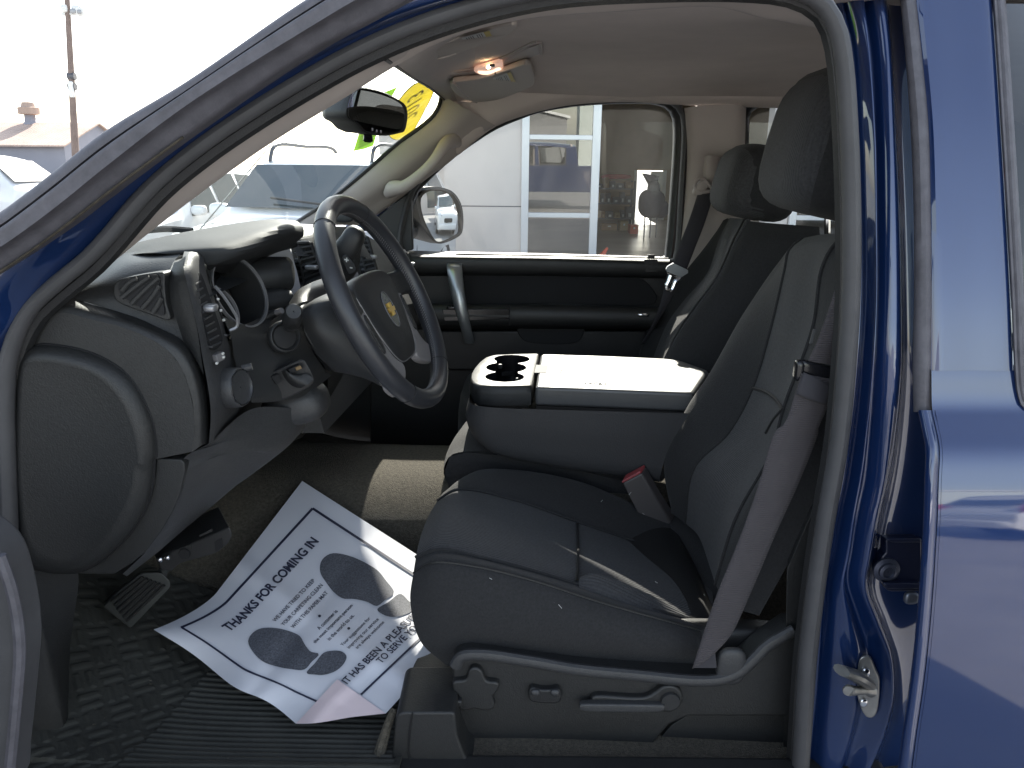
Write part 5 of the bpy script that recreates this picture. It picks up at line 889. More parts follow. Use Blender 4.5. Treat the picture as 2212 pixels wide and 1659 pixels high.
ob('striker_bolt', [superbox(ZR([(356, 1262)], 1.034)[0], (.013, .006, .016), .8), superbox(ZR([(347, 1387)], 1.034)[0], (.012, .006, .015), .8)], 'chrome', parent=stp)
hg = part('door_hinge', [slab(resamp(ZR([(440, 710), (590, 708), (590, 925), (450, 925), (415, 880), (420, 780), (440, 770)], 1.06), 40, True, True), (0, .02, 0)), slab(ZR([(430, 890), (590, 893), (590, 915), (445, 915)], 1.045), (0, .015, 0)), slab(ZR([(438, 706), (590, 704), (590, 722), (470, 722)], 1.05), (0, .01, 0))], mat('dark_blue_metal', (.012, .016, .04), .4, metal=.3, coat=.4), bevel=.003)
hb_ = ZR([(452, 845)], 1.05)[0]
ob('hinge_bolt', [lathe(hb_ + Vector((0, .01, 0)), (0, -1, 0), [(.020, 0), (.020, .004), (.014, .006), (.0135, .010), (.009, .0115), (.008, .008), (.001, .008)], 28)], mat('bolt_metal', (.09, .10, .14), .35, metal=.7), parent=hg)
ob('hinge_bolt', [superbox(ZR([(545, 950)], 1.045)[0], (.022, .012, .02), .7)], mat('bolt_zinc', (.16, .17, .2), .35, metal=.7), parent=hg)
# rear door
e8 = [1977, 1992, 2008, 2013, 2015, 2013]
lv8 = [-40, 100, 270, 450, 638, 800]
ydo = [1.135, 1.108, 1.076, 1.048, 1.022, 1.003]
skin_top = [[at(x, y, Y) for x, y, Y in zip(e8, lv8, ydo)], [at(x, y, Y - .001) for x, y, Y in zip([2060, 2075, 2085, 2090, 2096, 2098], lv8, ydo)], [at(x, y, Y) for x, y, Y in zip([2142, 2152, 2163, 2174, 2184, 2190], lv8, ydo)]]
rim_o = [(2012, 800), (2014, 886), (2020, 915), (2030, 969), (2028, 1040), (2026, 1110), (2021, 1200), (2017, 1265), (2011, 1340), (2003, 1420), (1993, 1500), (1981, 1580), (1966, 1700)]
yb = [1.003, .990, .978, .955, .940, .930, .921, .916, .911, .907, .904, .902, .900]
def skrow(dx): return [at(x + dx * (1 if dx < 0 else 1), y, Y) for (x, y), Y in zip(rim_o, yb)]
rd = part('rear_door', [loft([[p + Vector((.004, .012, 0)) for p in skin_top[0]], skin_top[0], *skin_top[1:], [p + Vector((.004, .02, 0)) for p in skin_top[2]]], 40, 16),
                        loft([skrow(0), skrow(60), skrow(150), skrow(260), skrow(420), skrow(700)], 120, 16),
                        loft([[at(x - 32, y, Y + .012) for (x, y), Y in zip(rim_o[1:], yb[1:])], [at(x - 29, y, Y - .001) for (x, y), Y in zip(rim_o[1:], yb[1:])], [at(x - 16, y, Y - .008) for (x, y), Y in zip(rim_o[1:], yb[1:])], [at(x - 4, y, Y - .003) for (x, y), Y in zip(rim_o[1:], yb[1:])], [at(x + 2, y, Y + .006) for (x, y), Y in zip(rim_o[1:], yb[1:])], [at(x + 6, y, Y - .0005) for (x, y), Y in zip(rim_o[1:], yb[1:])]], 120, 20)], 'blue', face_cam=True, angle=50)
ob('weatherstrip', [loft([[at(x - 3, y, Y + .06) for x, y, Y in zip([1944, 1958, 1971, 1978, 1979, 1976, 1978], lv8 + [890], ydo + [.995])], [at(x, y, Y + .012) for x, y, Y in zip([1944, 1958, 1971, 1978, 1979, 1976, 1978], lv8 + [890], ydo + [.995])], [at(x, y, Y + .002) for x, y, Y in zip([1958, 1973, 1988, 1995, 1997, 1995, 1996], lv8 + [890], ydo + [.995])], [at(x, y, Y + .004) for x, y, Y in zip([1976, 1991, 2007, 2012, 2014, 2012, 2012], lv8 + [890], ydo + [.995])], [at(x + 1, y, Y + .03) for x, y, Y in zip([1976, 1991, 2007, 2012, 2014, 2012, 2012], lv8 + [890], ydo + [.995])]], 40, 20)], 'rubber2', parent=rd, face_cam=True)
w1 = [(2142, -40), (2152, 100), (2163, 270), (2174, 450), (2184, 638), (2191, 800), (2196, 850), (2210, 884), (2240, 892), (2300, 894)]
yw = [1.135, 1.108, 1.076, 1.048, 1.022, 1.003, .998, .993, .992, .992]
def wrow(dx, dy, d): return [at(x + dx * (1 if i < 7 else .6), y - (dy if i > 6 else 0), Y + d) for i, ((x, y), Y) in enumerate(zip(w1, yw))]
ob('window_seal', [loft([wrow(0, 0, .0), wrow(3, 3, -.006), wrow(9, 9, -.004)], 60, 8), loft([wrow(9, 9, -.003), wrow(18, 18, -.006), wrow(28, 28, .008)], 60, 8)], 'rubber2', parent=rd, face_cam=True)
ob('window_pane', [loft([wrow(12, 12, .010), wrow(200, 200, .010), wrow(500, 500, .010)], 40, 6)], 'tint', parent=rd)
part('rear_door_lining', [slab([Vector((.6, 1.16, .62)), Vector((1.75, 1.16, .62)), Vector((1.75, 1.13, 1.33)), Vector((.6, 1.13, 1.33))], (0, .03, 0))], 'black')
# ================================================================ PAPER MAT AND RUBBER MAT ON THE FLOOR
import numpy as np
from mathutils.bvhtree import BVHTree
FV, FF = loft(fl, 70, 60)
fbvh = BVHTree.FromPolygons([tuple(v) for v in FV], FF)
def floor_z(x, y):
    h = fbvh.ray_cast(Vector((x, y, 1.2)), Vector((0, 0, -1))); return h[0].z if h[0] else .66
def homog(q):
    A = []
    for (u, v), (x, y) in zip(((0, 0), (1, 0), (1, 1), (0, 1)), q): A += [[u, v, 1, 0, 0, 0, -u * x, -v * x, -x], [0, 0, 0, u, v, 1, -u * y, -v * y, -y]]
    return np.linalg.svd(np.array(A, float))[2][-1].reshape(3, 3)
PH = homog([(379, 1396), (653, 1039), (1055, 1297), (751, 1632)]); PHI = np.linalg.inv(PH)
pcz = (.705, .885, .745, .684)
pY = [atz(*p, z).y for p, z in zip(((379, 1396), (653, 1039), (1055, 1297), (751, 1632)), pcz)]
def paper_pt(u, v, lift=0.):
    p = PH @ np.array((u, v, 1.)); x, y = p[0] / p[2], p[1] / p[2]
    w = max(0, 1 - math.hypot(max(u, 0) / .34, max(v, 0) / .40)) ** 1.5
    x -= 47 * w; y -= 36 * w
    e = max(0, 1 - abs(u + .02) / .22); y -= 9 * e * math.sin(v * 13 + .6) * min(1, v * 3); x += 3 * e * math.sin(v * 9)
    z = (pcz[0] * (1 - u) + pcz[1] * u) * (1 - v) + (pcz[3] * (1 - u) + pcz[2] * u) * v + .045 * w
    z += .010 * math.sin(u * 5.2 + v * 2.1) * math.sin(v * 4.2 + .5) + .008 * e * math.sin(v * 16 + 1)
    z += .006 * math.exp(-((u - .52 + .05 * v) / .05) ** 2) - .005 * math.exp(-((v - .44 + .04 * u) / .05) ** 2) + .004 * math.exp(-((v - .74 - .1 * u) / .035) ** 2)
    g = atz(x, y, z); return g + (EYE - g).normalized() * lift
def px2uv(x, y):
    p = PHI @ np.array((x, y, 1.)); return p[0] / p[2], p[1] / p[2]
bm = bmesh.new(); NU, NV = 56, 64
vs = [[bm.verts.new((i / NU, j / NV, 0)) for j in range(NV + 1)] for i in range(NU + 1)]
for i in range(NU):
    for j in range(NV): bm.faces.new((vs[i][j], vs[i + 1][j], vs[i + 1][j + 1], vs[i][j + 1]))
fa, fb = Vector((*px2uv(640, 1561), 0)), Vector((*px2uv(836, 1541), 0)); fd = (fb - fa).normalized(); fn = Vector((-fd.y, fd.x, 0))
if fn.dot(Vector((0, 1, 0)) - fa) < 0: fn = -fn
bmesh.ops.bisect_plane(bm, geom=bm.verts[:] + bm.edges[:] + bm.faces[:], plane_co=fa, plane_no=fn)
main, flap = [], []
for f in bm.faces: (flap if fn.dot(f.calc_center_median() - fa) > 0 else main).append(f)
def submesh(fs, flip):
    idx, V, Fc = {}, [], []
    for f in fs:
        k = []
        for v in f.verts:
            if v.index not in idx or True:
                key = (round(v.co.x, 6), round(v.co.y, 6))
                if key not in idx:
                    idx[key] = len(V); c = v.co.copy()
                    if flip: d = fn.dot(c - fa); c -= fn * 2 * d; V.append(paper_pt(c.x, c.y, .0015 + .03 * d))
                    else: V.append(paper_pt(c.x, c.y))
                k.append(idx[key])
        Fc.append(tuple(k))
    return V, Fc
gm_, gf_ = submesh(main, False), submesh(flap, True); bm.free()
paper = ob('paper_floor_mat', [gm_], 'paper', face_cam=True, angle=60, label='white printed paper mat with two shoe prints lying on the driver footwell floor', cat='paper mat')
ob('folded_corner', [gf_], 'pink', parent=paper, face_cam=True, angle=60)
LF = .0024
def ink_strip(pts, w, n):
    d = resamp([Vector((*p, 0)) for p in pts], n, True); V, Fc = [], []
    for i, p in enumerate(d):
        t = (d[min(i + 1, n - 1)] - d[max(i - 1, 0)]).normalized(); s = Vector((-t.y, t.x, 0)) * w / 2
        V += [paper_pt(p.x + s.x, p.y + s.y, LF), paper_pt(p.x - s.x, p.y - s.y, LF)]
    for i in range(n - 1): Fc.append((2 * i, 2 * i + 1, 2 * i + 3, 2 * i + 2))
    return V, Fc
def sk(u, v): return v + .088 * (u - .5)
B = {'tl': (.09, sk(.09, .082)), 'tr': (.922, sk(.922, .076)), 'br': (.915, sk(.915, .865)), 'bl': (.098, sk(.098, .865))}
ob('printed_border', [ink_strip([B['tl'], B['tr']], .011, 60), ink_strip([B['tr'], B['br']], .011, 60), ink_strip([B['br'], (.30, sk(.30, .866))], .010, 50), ink_strip([B['tl'], (.10, .35), (.163, .758)][:1] + [(.098, .33), (.13, .60), (.163, .755)], .010, 60)], 'ink', parent=paper, smooth=False)
def ptext(s, uc, vc, width, height, bold=.0, name='printed_line'):
    V, Fc = text2d(s, 1., bold); xs = [v[0] for v in V]; ys = [v[1] for v in V]; x0, x1, y0, y1 = min(xs), max(xs), min(ys), max(ys)
    bmt = bmesh.new(); vv = [bmt.verts.new((uc + ((x - x0) / (x1 - x0) - .5) * width, -((y - y0) / (y1 - y0) - .5) * height, 0)) for x, y in V]
    for f in Fc:
        try: bmt.faces.new([vv[i] for i in f])
        except ValueError: pass
    bmesh.ops.triangulate(bmt, faces=bmt.faces[:])
    VV = [paper_pt(v.co.x, sk(v.co.x, vc + v.co.y), LF) for v in bmt.verts]; FF_ = [tuple(v.index for v in f.verts) for f in bmt.faces]; bmt.free()
    ob(name, [(VV, FF_)], 'ink', parent=paper, smooth=False)
ptext('THANKS FOR COMING IN', .511, .182, .60, .045, .032, 'printed_heading')
ptext('WE HAVE TRIED TO KEEP', .512, .309, .272, .019, .012); ptext('YOUR CARPETING CLEAN', .515, .352, .268, .019, .012); ptext('WITH THIS PAPER MAT', .515, .394, .236, .019, .012)
ptext('A customer is', .521, .489, .124, .019, .012); ptext('the most important person', .518, .524, .252, .022, .012); ptext('in the world to us.', .525, .560, .166, .019, .012)
ptext('Your suggestions for', .546, .627, .186, .021, .010); ptext('improving our service', .558, .659, .196, .021, .010); ptext('are always welcome', .569, .687, .178, .021, .010)
ptext('IT HAS BEEN A PLEASURE', .545, .764, .475, .036, .018, 'printed_heading'); ptext('TO SERVE YOU', .615, .808, .265, .034, .018, 'printed_heading')
def blob(pts, name, m):
    uvp = [px2uv(x * .3368 + 310.5, y * .3368 + 1020.05) for x, y in pts]
    loop = resamp([Vector((*p, 0)) for p in uvp], 60, False, True); bmt = bmesh.new(); f = bmt.faces.new([bmt.verts.new(p) for p in loop])
    bmesh.ops.triangulate(bmt, faces=[f]); bmesh.ops.subdivide_edges(bmt, edges=bmt.edges[:], cuts=3, use_grid_fill=True)
    bmesh.ops.triangulate(bmt, faces=bmt.faces[:]); bmt.verts.index_update()
    V = [paper_pt(v.co.x, v.co.y, LF) for v in bmt.verts]; Fc = [tuple(v.index for v in f.verts) for f in bmt.faces]; bmt.free()
    ob(name, [(V, Fc)], m, parent=paper, smooth=False)
blob([(672, 1085), (690, 1040), (740, 1005), (830, 998), (920, 1015), (1000, 1050), (1030, 1100), (1070, 1150), (1125, 1165), (1078, 1215), (1030, 1265), (940, 1262), (850, 1245), (770, 1215), (700, 1150)], 'shoe_print', 'foot')
blob([(1155, 1158), (1210, 1145), (1270, 1150), (1300, 1180), (1285, 1225), (1230, 1275), (1150, 1300), (1100, 1298), (1045, 1288), (1100, 1222)], 'shoe_print', 'foot')
blob([(1130, 600), (1145, 560), (1190, 525), (1240, 520), (1330, 540), (1420, 580), (1500, 630), (1550, 690), (1605, 775), (1550, 817), (1495, 858), (1430, 830), (1340, 812), (1280, 810), (1220, 770), (1165, 700), (1135, 650)], 'shoe_print', 'foot')
blob([(1645, 780), (1700, 825), (1730, 850), (1720, 890), (1660, 918), (1590, 928), (1540, 915), (1498, 880), (1570, 832)], 'shoe_print', 'foot')
for x, y in ((1128, 922), (1315, 1002)): blob([(x - 9, y - 5), (x + 3, y - 9), (x + 10, y), (x + 2, y + 8), (x - 7, y + 6)], 'printed_dot', 'ink')
# rubber mat: border, woven bar treads, parallel ribs
def mat_h(x, y):
    if y < 1.01 or x > -.185: return .004
    xr = -.62 + (y - 1.05) * .25
    if x > xr and y < 1.30:
        return .0042 * min(1, max(0, .5 + 1.1 * math.sin(y * 2 * math.pi / .0125)))
    gx, gy = x * .8 + y * .6, -x * .6 + y * .8
    ix, iy = math.floor(gx / .042), math.floor(gy / .042); fx, fy = gx / .042 - ix, gy / .042 - iy
    if (ix + iy) % 2: fx, fy = fy, fx
    return .0022 if .1 < fx < .9 and (.12 < fy < .36 or .62 < fy < .86) else .0
MX, MY = 260, 380; MV, MF = [], []
for i in range(MX + 1):
    for j in range(MY + 1):
        x, y = -.985 + .81 * i / MX, 1.004 + .47 * j / MY
        MV.append(Vector((x, y, floor_z(x, y) + .009 + mat_h(x, y))))
for i in range(MX):
    for j in range(MY): a = i * (MY + 1) + j; MF.append((a, a + 1, a + MY + 2, a + MY + 1))
ob('rubber_floor_mat', [(MV, MF)], 'floormat', solid=.004, face_cam=True, angle=75, label='dark ribbed rubber mat under the paper in the driver footwell', cat='floor mat')

cr = []
for k in range(90):
    x, y = random.uniform(-.95, -.2), random.uniform(1.02, 1.4); s_ = random.uniform(.0008, .0022); cr.append(superbox((x, y, floor_z(x, y) + .0155), (s_ * random.uniform(1, 3), s_, s_), .9, None, 5, 3))
ob('crumbs', cr, 'carpet', parent=bpy.data.objects['rubber_floor_mat'], kind='stuff')
# ================================================================ OUTSIDE: lot, showroom building, cars, shed, pole
M['asphalt'] = mat('pale_concrete_lot', (.28, .272, .265), .9, bump=('noise', 60, .4, .004), var=(1.2, .14))
M['wall'] = mat('beige_stucco', (.62, .575, .54), .9, bump=('noise', 120, .3, .002), var=(1.1, .05))
M['alu'] = mat('aluminium_frame', (.62, .64, .66), .35, metal=.5)
M['pane'] = glass_mat('showroom_glass', (.36, .46, .43), (.17, 1.5))
M['conc'] = mat('workshop_concrete', (.17, .155, .14), .35, var=(.8, .25), rvar=(.6, .15))
M['inwall'] = mat('workshop_wall', (.33, .25, .17), .9, var=(2, .1))
M['card'] = mat('cardboard', (.30, .19, .10), .85, var=(5, .15)); M['card2'] = mat('pale_cardboard', (.46, .34, .20), .85); M['bin'] = mat('grey_parts_bin', (.12, .12, .13), .6); M['redcloth'] = mat('red_cloth', (.42, .03, .03), .8)
M['rack'] = mat('rack_metal', (.11, .11, .12), .5, metal=.5); M['wht'] = mat('white_painted', (.7, .7, .68), .6); M['navy'] = mat('dark_navy_cover', (.012, .016, .035), .7, bump=('noise', 6, .6, .05)); M['orange'] = mat('orange_red_cone', (.62, .08, .03), .5)
ob('ground', [([Vector((-200, -200, 0)), Vector((200, -200, 0)), Vector((200, 260, 0)), Vector((-200, 260, 0))], [(0, 1, 2, 3)])], 'asphalt', smooth=False, kind='structure')
YB = 13.0
def bx(x0, x1, y0, y1, z0, z1): return box(((x0 + x1) / 2, (y0 + y1) / 2, (z0 + z1) / 2), (x1 - x0, y1 - y0, z1 - z0))
def X_at(px, Y): return at(px, 400, Y).x
xa, xb, xc = X_at(1138, YB), X_at(1280, YB), X_at(1520, YB)
xd = X_at(1722, YB)
bd = thing('showroom_building', 'beige stucco showroom beside the truck with tall glass bay and open workshop', 'building', (2, YB, 0))
ob('wall', [bx(-1.13, xa - .09, YB, YB + .3, 0, 5.2), bx(-1.13, -.9, YB + .3, 30, 0, 5.2), bx(xa - .09, 14, YB + .02, YB + .3, 4.15, 5.2), bx(xc + 1.05, xd - .1, YB, YB + .3, 0, 4.15), bx(xd + 2.3, 14, YB, YB + .3, 0, 4.15), bx(13.7, 14, YB + .3, 30, 0, 5.2)], 'wall', parent=bd, smooth=False)
for z in (.96, 3.2): ob('wall_joint', [bx(-1.13, xa - .09, YB - .003, YB + .01, z, z + .018)], 'rack', parent=bd, smooth=False)
ob('roof', [bx(-1.2, 14.1, YB - .05, 30.1, 5.2, 5.4)], 'inwall', parent=bd, smooth=False)
ob('boundary_wall', [bx(-2.45, -1.15, 14.6, 14.8, 0, 2.15)], 'wall', smooth=False, bevel=.01, label='low beige wall beside the showroom corner', cat='wall')
def bay(x0, x1):
    f = ob('window_frame', [bx(x0 - .09, x0 + .03, YB - .05, YB + .1, 0, 4.15), bx(x1 - .03, x1 + .10, YB - .05, YB + .1, 0, 4.15)] + [bx(x0 + .03, x1 - .03, YB - .04, YB + .08, z, z + .075) for z in (.035, .80, 2.02, 3.28)], 'alu', parent=bd, bevel=.006)
    g = [([Vector((x0 + .03, YB + .005 + z0 * 0, z0)), Vector((x1 - .03, YB + .005, z0)), Vector((x1 - .03, YB + .005 - .017 * (z1 - z0), z1)), Vector((x0 + .03, YB + .005 - .017 * (z1 - z0), z1))], [(0, 1, 2, 3)]) for z0, z1 in ((.11, .80), (.875, 2.02), (2.095, 3.28), (3.355, 4.1))]
    for q in g: ob('window_pane', [q], 'pane', parent=f, smooth=False)
bay(xa, xb); bay(xd, xd + 1.1); bay(xd + 1.2, xd + 2.2)
ob('workshop_floor', [bx(-.9, 13.6, YB + .05, 29.5, -.05, .02)], 'conc', parent=bd, smooth=False)
dl, dr = X_at(1371, 25), X_at(1434, 25)
dz1 = at(1400, 368, 25).z
ob('back_wall', [bx(-.9, dl, 25, 25.2, 0, 5.2), bx(dr, 13.7, 25, 25.2, 0, 5.2), bx(dl, dr, 25, 25.2, dz1, 5.2)], 'inwall', parent=bd, smooth=False)
ob('ceiling', [bx(-.9, 13.7, YB + .3, 25, 4.5, 4.6)], 'inwall', parent=bd, smooth=False)
ob('back_door', [bx(dl + .5, dr, 25.05, 25.1, .02, dz1 - .03), bx(dl - .03, dl + .06, 24.96, 25.0, .02, dz1), bx(dr - .06, dr + .06, 24.96, 25.0, .02, dz1)], 'wht', parent=bd, bevel=.005, label='white back door standing half open to the daylight')
# things in the workshop
YR = 22.0
rx0, rx1 = X_at(1282, YR), X_at(1372, YR)
rk = thing('storage_rack', 'metal storage rack crowded with boxes in the dark workshop', 'rack', ((rx0 + rx1) / 2, YR, 0))
for x in (rx0, rx1):
    for y in (YR, YR + .6): ob('post', [bx(x - .03, x + .03, y - .03, y + .03, 0, 1.25)], 'rack', parent=rk)
rz = (.22, .62, 1.02)
for z in rz: ob('shelf', [bx(rx0, rx1, YR - .03, YR + .63, z, z + .03)], 'rack', parent=rk)
looks = ['brown cardboard box', 'pale cardboard box', 'grey plastic parts bin']; pos_w = ['bottom shelf', 'middle shelf', 'top shelf']
for k, z in enumerate(rz):
    x = rx0 + .05; i = 0
    while x < rx1 - .12:
        w = random.uniform(.10, .22); h = random.uniform(.12, .30); c = random.choice((0, 1, 2, 2))
        b_ = thing('parts_box', looks[c] + ' on the ' + pos_w[k] + ' of the workshop rack', 'box', (x + w / 2, YR + .2, z + .03), 'boxes on the workshop rack')
        ob('box_body', [bx(x, x + w, YR, YR + .4, z + .031, z + .031 + h)], ('card', 'card2', 'bin')[c], parent=b_, bevel=.004)
        ob('box_tape' if c < 2 else 'bin_label', [bx(x + w * .3, x + w * .7, YR - .003, YR, z + .06, z + .06 + h * .35)], ('card2', 'card', 'wht')[c], parent=b_, smooth=False)
        x += w + random.uniform(.01, .06); i += 1
ob('red_cloth', [superbox((X_at(1332, YR), YR + .2, 1.36), (.85, .3, .14), .7)], 'redcloth', label='red cloth bundle lying on top of the workshop rack', cat='cloth')
def wbox(x0, x1, y0, y1, Y, m, lab):
    a, b = at(x0, y0, Y), at(x1, y1, Y); z0 = max(.021, b.z)
    b_ = thing('floor_box', lab, 'box', ((a.x + b.x) / 2, Y, z0), 'boxes on the workshop floor')
    ob('box_body', [bx(a.x, b.x, Y, Y + .4, z0, a.z)], m, parent=b_, bevel=.006); ob('box_label', [bx(a.x + (b.x - a.x) * .4, a.x + (b.x - a.x) * .6, Y - .004, Y, z0 + (a.z - z0) * .55, z0 + (a.z - z0) * .75)], 'wht', parent=b_, smooth=False)
wbox(1300, 1332, 484, 512, 20.5, 'card', 'wide brown cardboard box on the workshop floor below the rack')
wbox(1340, 1356, 478, 512, 20.5, 'card2', 'pale cardboard carton on the workshop floor below the rack')
wbox(1362, 1378, 486, 512, 19.5, 'orange', 'small orange box on the workshop floor beside the dark machine')
YM = 18.5
mc_ = at(1406, 470, YM)
mach = thing('covered_machine', 'dark covered machine on thin legs silhouetted in the workshop doorway', 'machine', (mc_.x, YM, .02))
ob('cover', [superbox((mc_.x, YM, .80), (.62, .5, .66), .75), superbox((mc_.x + .22, YM, .68), (.36, .4, .42), .8), superbox((mc_.x + .03, YM, 1.12), (.30, .3, .40), .8)], 'navy', parent=mach)
ob('top_tray', [slab([Vector((mc_.x - .22, YM, 1.48)), Vector((mc_.x + .14, YM, 1.42)), Vector((mc_.x + .10, YM, 1.26)), Vector((mc_.x - .06, YM, 1.22))], (0, .3, 0))], 'navy', parent=mach)
for dx in (-.14, .0, .14):
    ob('leg', [bx(mc_.x + dx - .015, mc_.x + dx + .015, YM - .015, YM + .015, .02, .55)], 'rack', parent=mach)
cp = at(1298, 552, 13.6); cp.z = .02
cone = thing('safety_cone', 'small orange red cone lying tipped at the workshop entrance', 'cone', cp)
Rm = Matrix.Rotation(R(32), 3, 'Y')
ob('cone_body', [lathe(cp + Vector((-.03, 0, .02)), Rm @ Vector((0, 0, 1)), [(.075, 0), (.02, .26), (.001, .262)], 20)], 'orange', parent=cone); ob('cone_base', [superbox(cp + Vector((-.035, 0, .02)), (.22, .22, .03), .3, Rm)], 'orange', parent=cone)
# ---- cars
ST = {'suv': [(-2.35, .38, .74, .72, .80, .66), (-2.30, .28, .84, .84, .97, .74), (-1.9, .26, .94, .91, 1.04, .80), (-1.12, .26, 1.02, .94, 1.12, .84), (-.50, .26, 1.04, .95, 1.62, .70), (-.1, .26, 1.05, .95, 1.72, .70), (.6, .26, 1.06, .95, 1.75, .71), (1.5, .26, 1.07, .95, 1.73, .70), (1.95, .28, 1.08, .93, 1.67, .67), (2.22, .32, 1.06, .91, 1.10, .84), (2.34, .40, .90, .86, .92, .78)],
      'sedan': [(-2.30, .36, .62, .70, .68, .64), (-2.2, .25, .72, .84, .80, .72), (-1.7, .22, .82, .88, .90, .76), (-1.0, .22, .90, .90, .96, .80), (-.2, .22, .92, .91, 1.38, .60), (.3, .22, .92, .91, 1.44, .60), (.9, .22, .92, .91, 1.41, .59), (1.65, .24, .92, .89, 1.02, .74), (2.2, .28, .88, .85, .96, .74), (2.32, .4, .76, .80, .78, .72)]}
def car(kind, paint, label, loc, rz, group, rails=False, wiper=False):
    S = ST[kind]; o = thing('parked_car', label, 'car', (0, 0, 0), group)
    rows = []
    for x, zl, zb, wb, zt, wt in S:
        half = [(0, zt), (wt * .6, zt - .005), (wt * .92, zt - .03), (wt, zt - .06), (wb, zb), (wb + .012, (zb + zl) / 2 + .08), (wb * .97, zl), (0, zl)]
        full = half + [(-y, z) for y, z in half[-2:0:-1]]
        rows.append([Vector((x, y, z)) for y, z in full])
    n = len(rows[0]); cols = [resamp([r[j] for r in rows], 44) for j in range(n)]
    V, Fc = grid([[cols[j][i] for j in range(n)] for i in range(44)], True); Fc += [tuple(range(n))[::-1], tuple(43 * n + j for j in range(n))]
    body = ob('body', [(V, Fc)], paint, parent=o, angle=50)
    def prof(x):
        for a, b in zip(S, S[1:]):
            if a[0] <= x <= b[0]: t = (x - a[0]) / (b[0] - a[0]); return [p + (q - p) * t for p, q in zip(a, b)]
        return S[-1]
    def side(x, t, s):
        _, zl, zb, wb, zt, wt = prof(x); return Vector((x, s * (wb + (wt - wb) * t + .012), zb + (zt - .06 - zb) * t))
    k0, k1 = (3, 4)
    a, b = prof(S[k0][0] + .05), prof(S[k1][0] - .03)
    def ws_(q, t, d=.02): return [Vector((q[0] - d, s * q[5] * t, q[4] + d)) for s in (-1, 1)]
    w1_, w2_ = ws_(a, .93), ws_(b, .93)
    ob('windshield', [([w1_[0], w1_[1], w2_[1], w2_[0]], [(0, 1, 2, 3)])], 'carglass', parent=o, smooth=False)
    ra, rb = (prof(S[-3][0]), prof(S[-2][0] - .03)) if kind == 'suv' else (prof(.95), prof(1.6))
    r1, r2 = [Vector((ra[0] + .03, s * ra[5] * .9, ra[4] - .03)) for s in (-1, 1)], [Vector((rb[0] + .03, s * rb[5] * .9, rb[4] + .03)) for s in (-1, 1)]
    ob('rear_window', [([r1[0], r1[1], r2[1], r2[0]], [(0, 1, 2, 3)])], 'carglass', parent=o, smooth=False)
    xs = [(-.85, -.42, .05), (.14, .14, .98), (1.07, 1.07, 1.78)] if kind == 'suv' else [(-.75, -.3, .28), (.36, .36, 1.1)]
    for s in (-1, 1):
        for x0, x0t, x1 in xs:
            ob('side_window', [([side(x0, .07, s), side(x1, .07, s), side(x1 - (.02 if x1 < 1.1 else .12), .93, s), side(x0t, .93, s)], [(0, 1, 2, 3)])], 'carglass', parent=o, smooth=False)
        p = side(S[3][0] + .35, .25, s)
        ob('wing_mirror', [superbox(p + Vector((0, s * .11, .02)), (.14, .22, .15), .6)], paint, parent=o)
        q = prof(S[1][0]); ob('headlight', [superbox(Vector((S[1][0] + .10, s * q[3] * .78, q[2] - .05)), (.24, .30, .15), .6)], 'headlight', parent=o)
        q = prof(S[-2][0]); ob('taillight', [superbox(Vector((S[-2][0] - .02, s * (q[3] - .07), q[2] - .02)), (.16, .18, .36), .6)], 'taillight', parent=o)
        for xw in (-1.42, 1.40):
            w = ob('wheel', [lathe(Vector((xw, s * (.74), .34)), (0, s, 0), [(.001, 0), (.34, 0), (.36, .04), (.36, .17), (.33, .205), (.24, .21), (.23, .19)], 28)], 'tyre', parent=o)
            ob('rim', [lathe(Vector((xw, s * .74, .34)), (0, s, 0), [(.235, .205), (.21, .195), (.07, .17), (.05, .20), (.001, .205)], 10)], 'silver', parent=w)
        if rails: ob('roof_rail', [tube([Vector((-.35, s * .60, prof(-.3)[4] - .02)), Vector((-.25, s * .60, 1.80)), Vector((.6, s * .60, 1.835)), Vector((1.5, s * .60, 1.81)), Vector((1.65, s * .60, 1.70))], .022, 8, 30)], 'rack', parent=o)
        ob('door_seam', [tube([side(x, t, s) - Vector((0, s * .010, 0)) if t >= 0 else Vector((x, s * (prof(x)[3] + .008), .45)) for x, t in ((.10, .0), (.10, -1))], .006, 6, 6)], 'void', parent=o)
        ob('door_handle', [superbox(Vector((.88, s * (prof(.88)[3] + .02), prof(.88)[2] - .10)), (.18, .03, .04), .6)], paint, parent=o)
    q = prof(S[0][0]); ob('grille', [superbox(Vector((S[0][0] + .01, 0, q[2] - .08)), (.10, q[3] * 1.05, .17), .4)], 'black', parent=o)
    ob('bumper', [superbox(Vector((S[0][0] + .04, 0, .42)), (.22, 1.62, .26), .5), superbox(Vector((S[-1][0] - .02, 0, .48)), (.2, 1.64, .28), .5)], paint, parent=o)
    if wiper: ob('wiper', [tube([w1_[0] + Vector((-.02, .3, .03)), w1_[1] + Vector((.05, -.5, .10))], .012, 6, 4)], 'black', parent=o)
    o.location = loc; o.rotation_euler = (0, 0, rz); return o
G = 'white cars parked on the lot'
car('suv', 'carwhite', 'white SUV with roof rails seen through the windshield behind the mirror', (-2.1, 9.3, -.02), R(80), G, True, True)
car('suv', 'carwhite', 'white car seen through the lower windshield beside the SUV with roof rails', (-5.6, 12.6, -.2), R(84), G)
car('suv', 'carwhite', 'white car with a black door mirror at the left edge below the shed', (-11.7, 17.9, 0), R(176), G)
car('suv', 'carwhite', 'white car with dark side glass in the row just below the shed wall', (-16.6, 23.6, .05), R(182), G)
car('suv', 'carwhite', 'white SUV facing the truck, reflected in its passenger door mirror', (8.2, 5.9, 0), R(10), G)
car('suv', 'carwhite', 'white SUV with red tail lamp, reflected low in the blue rear door', (7.1, -6.2, 0), R(182), G)
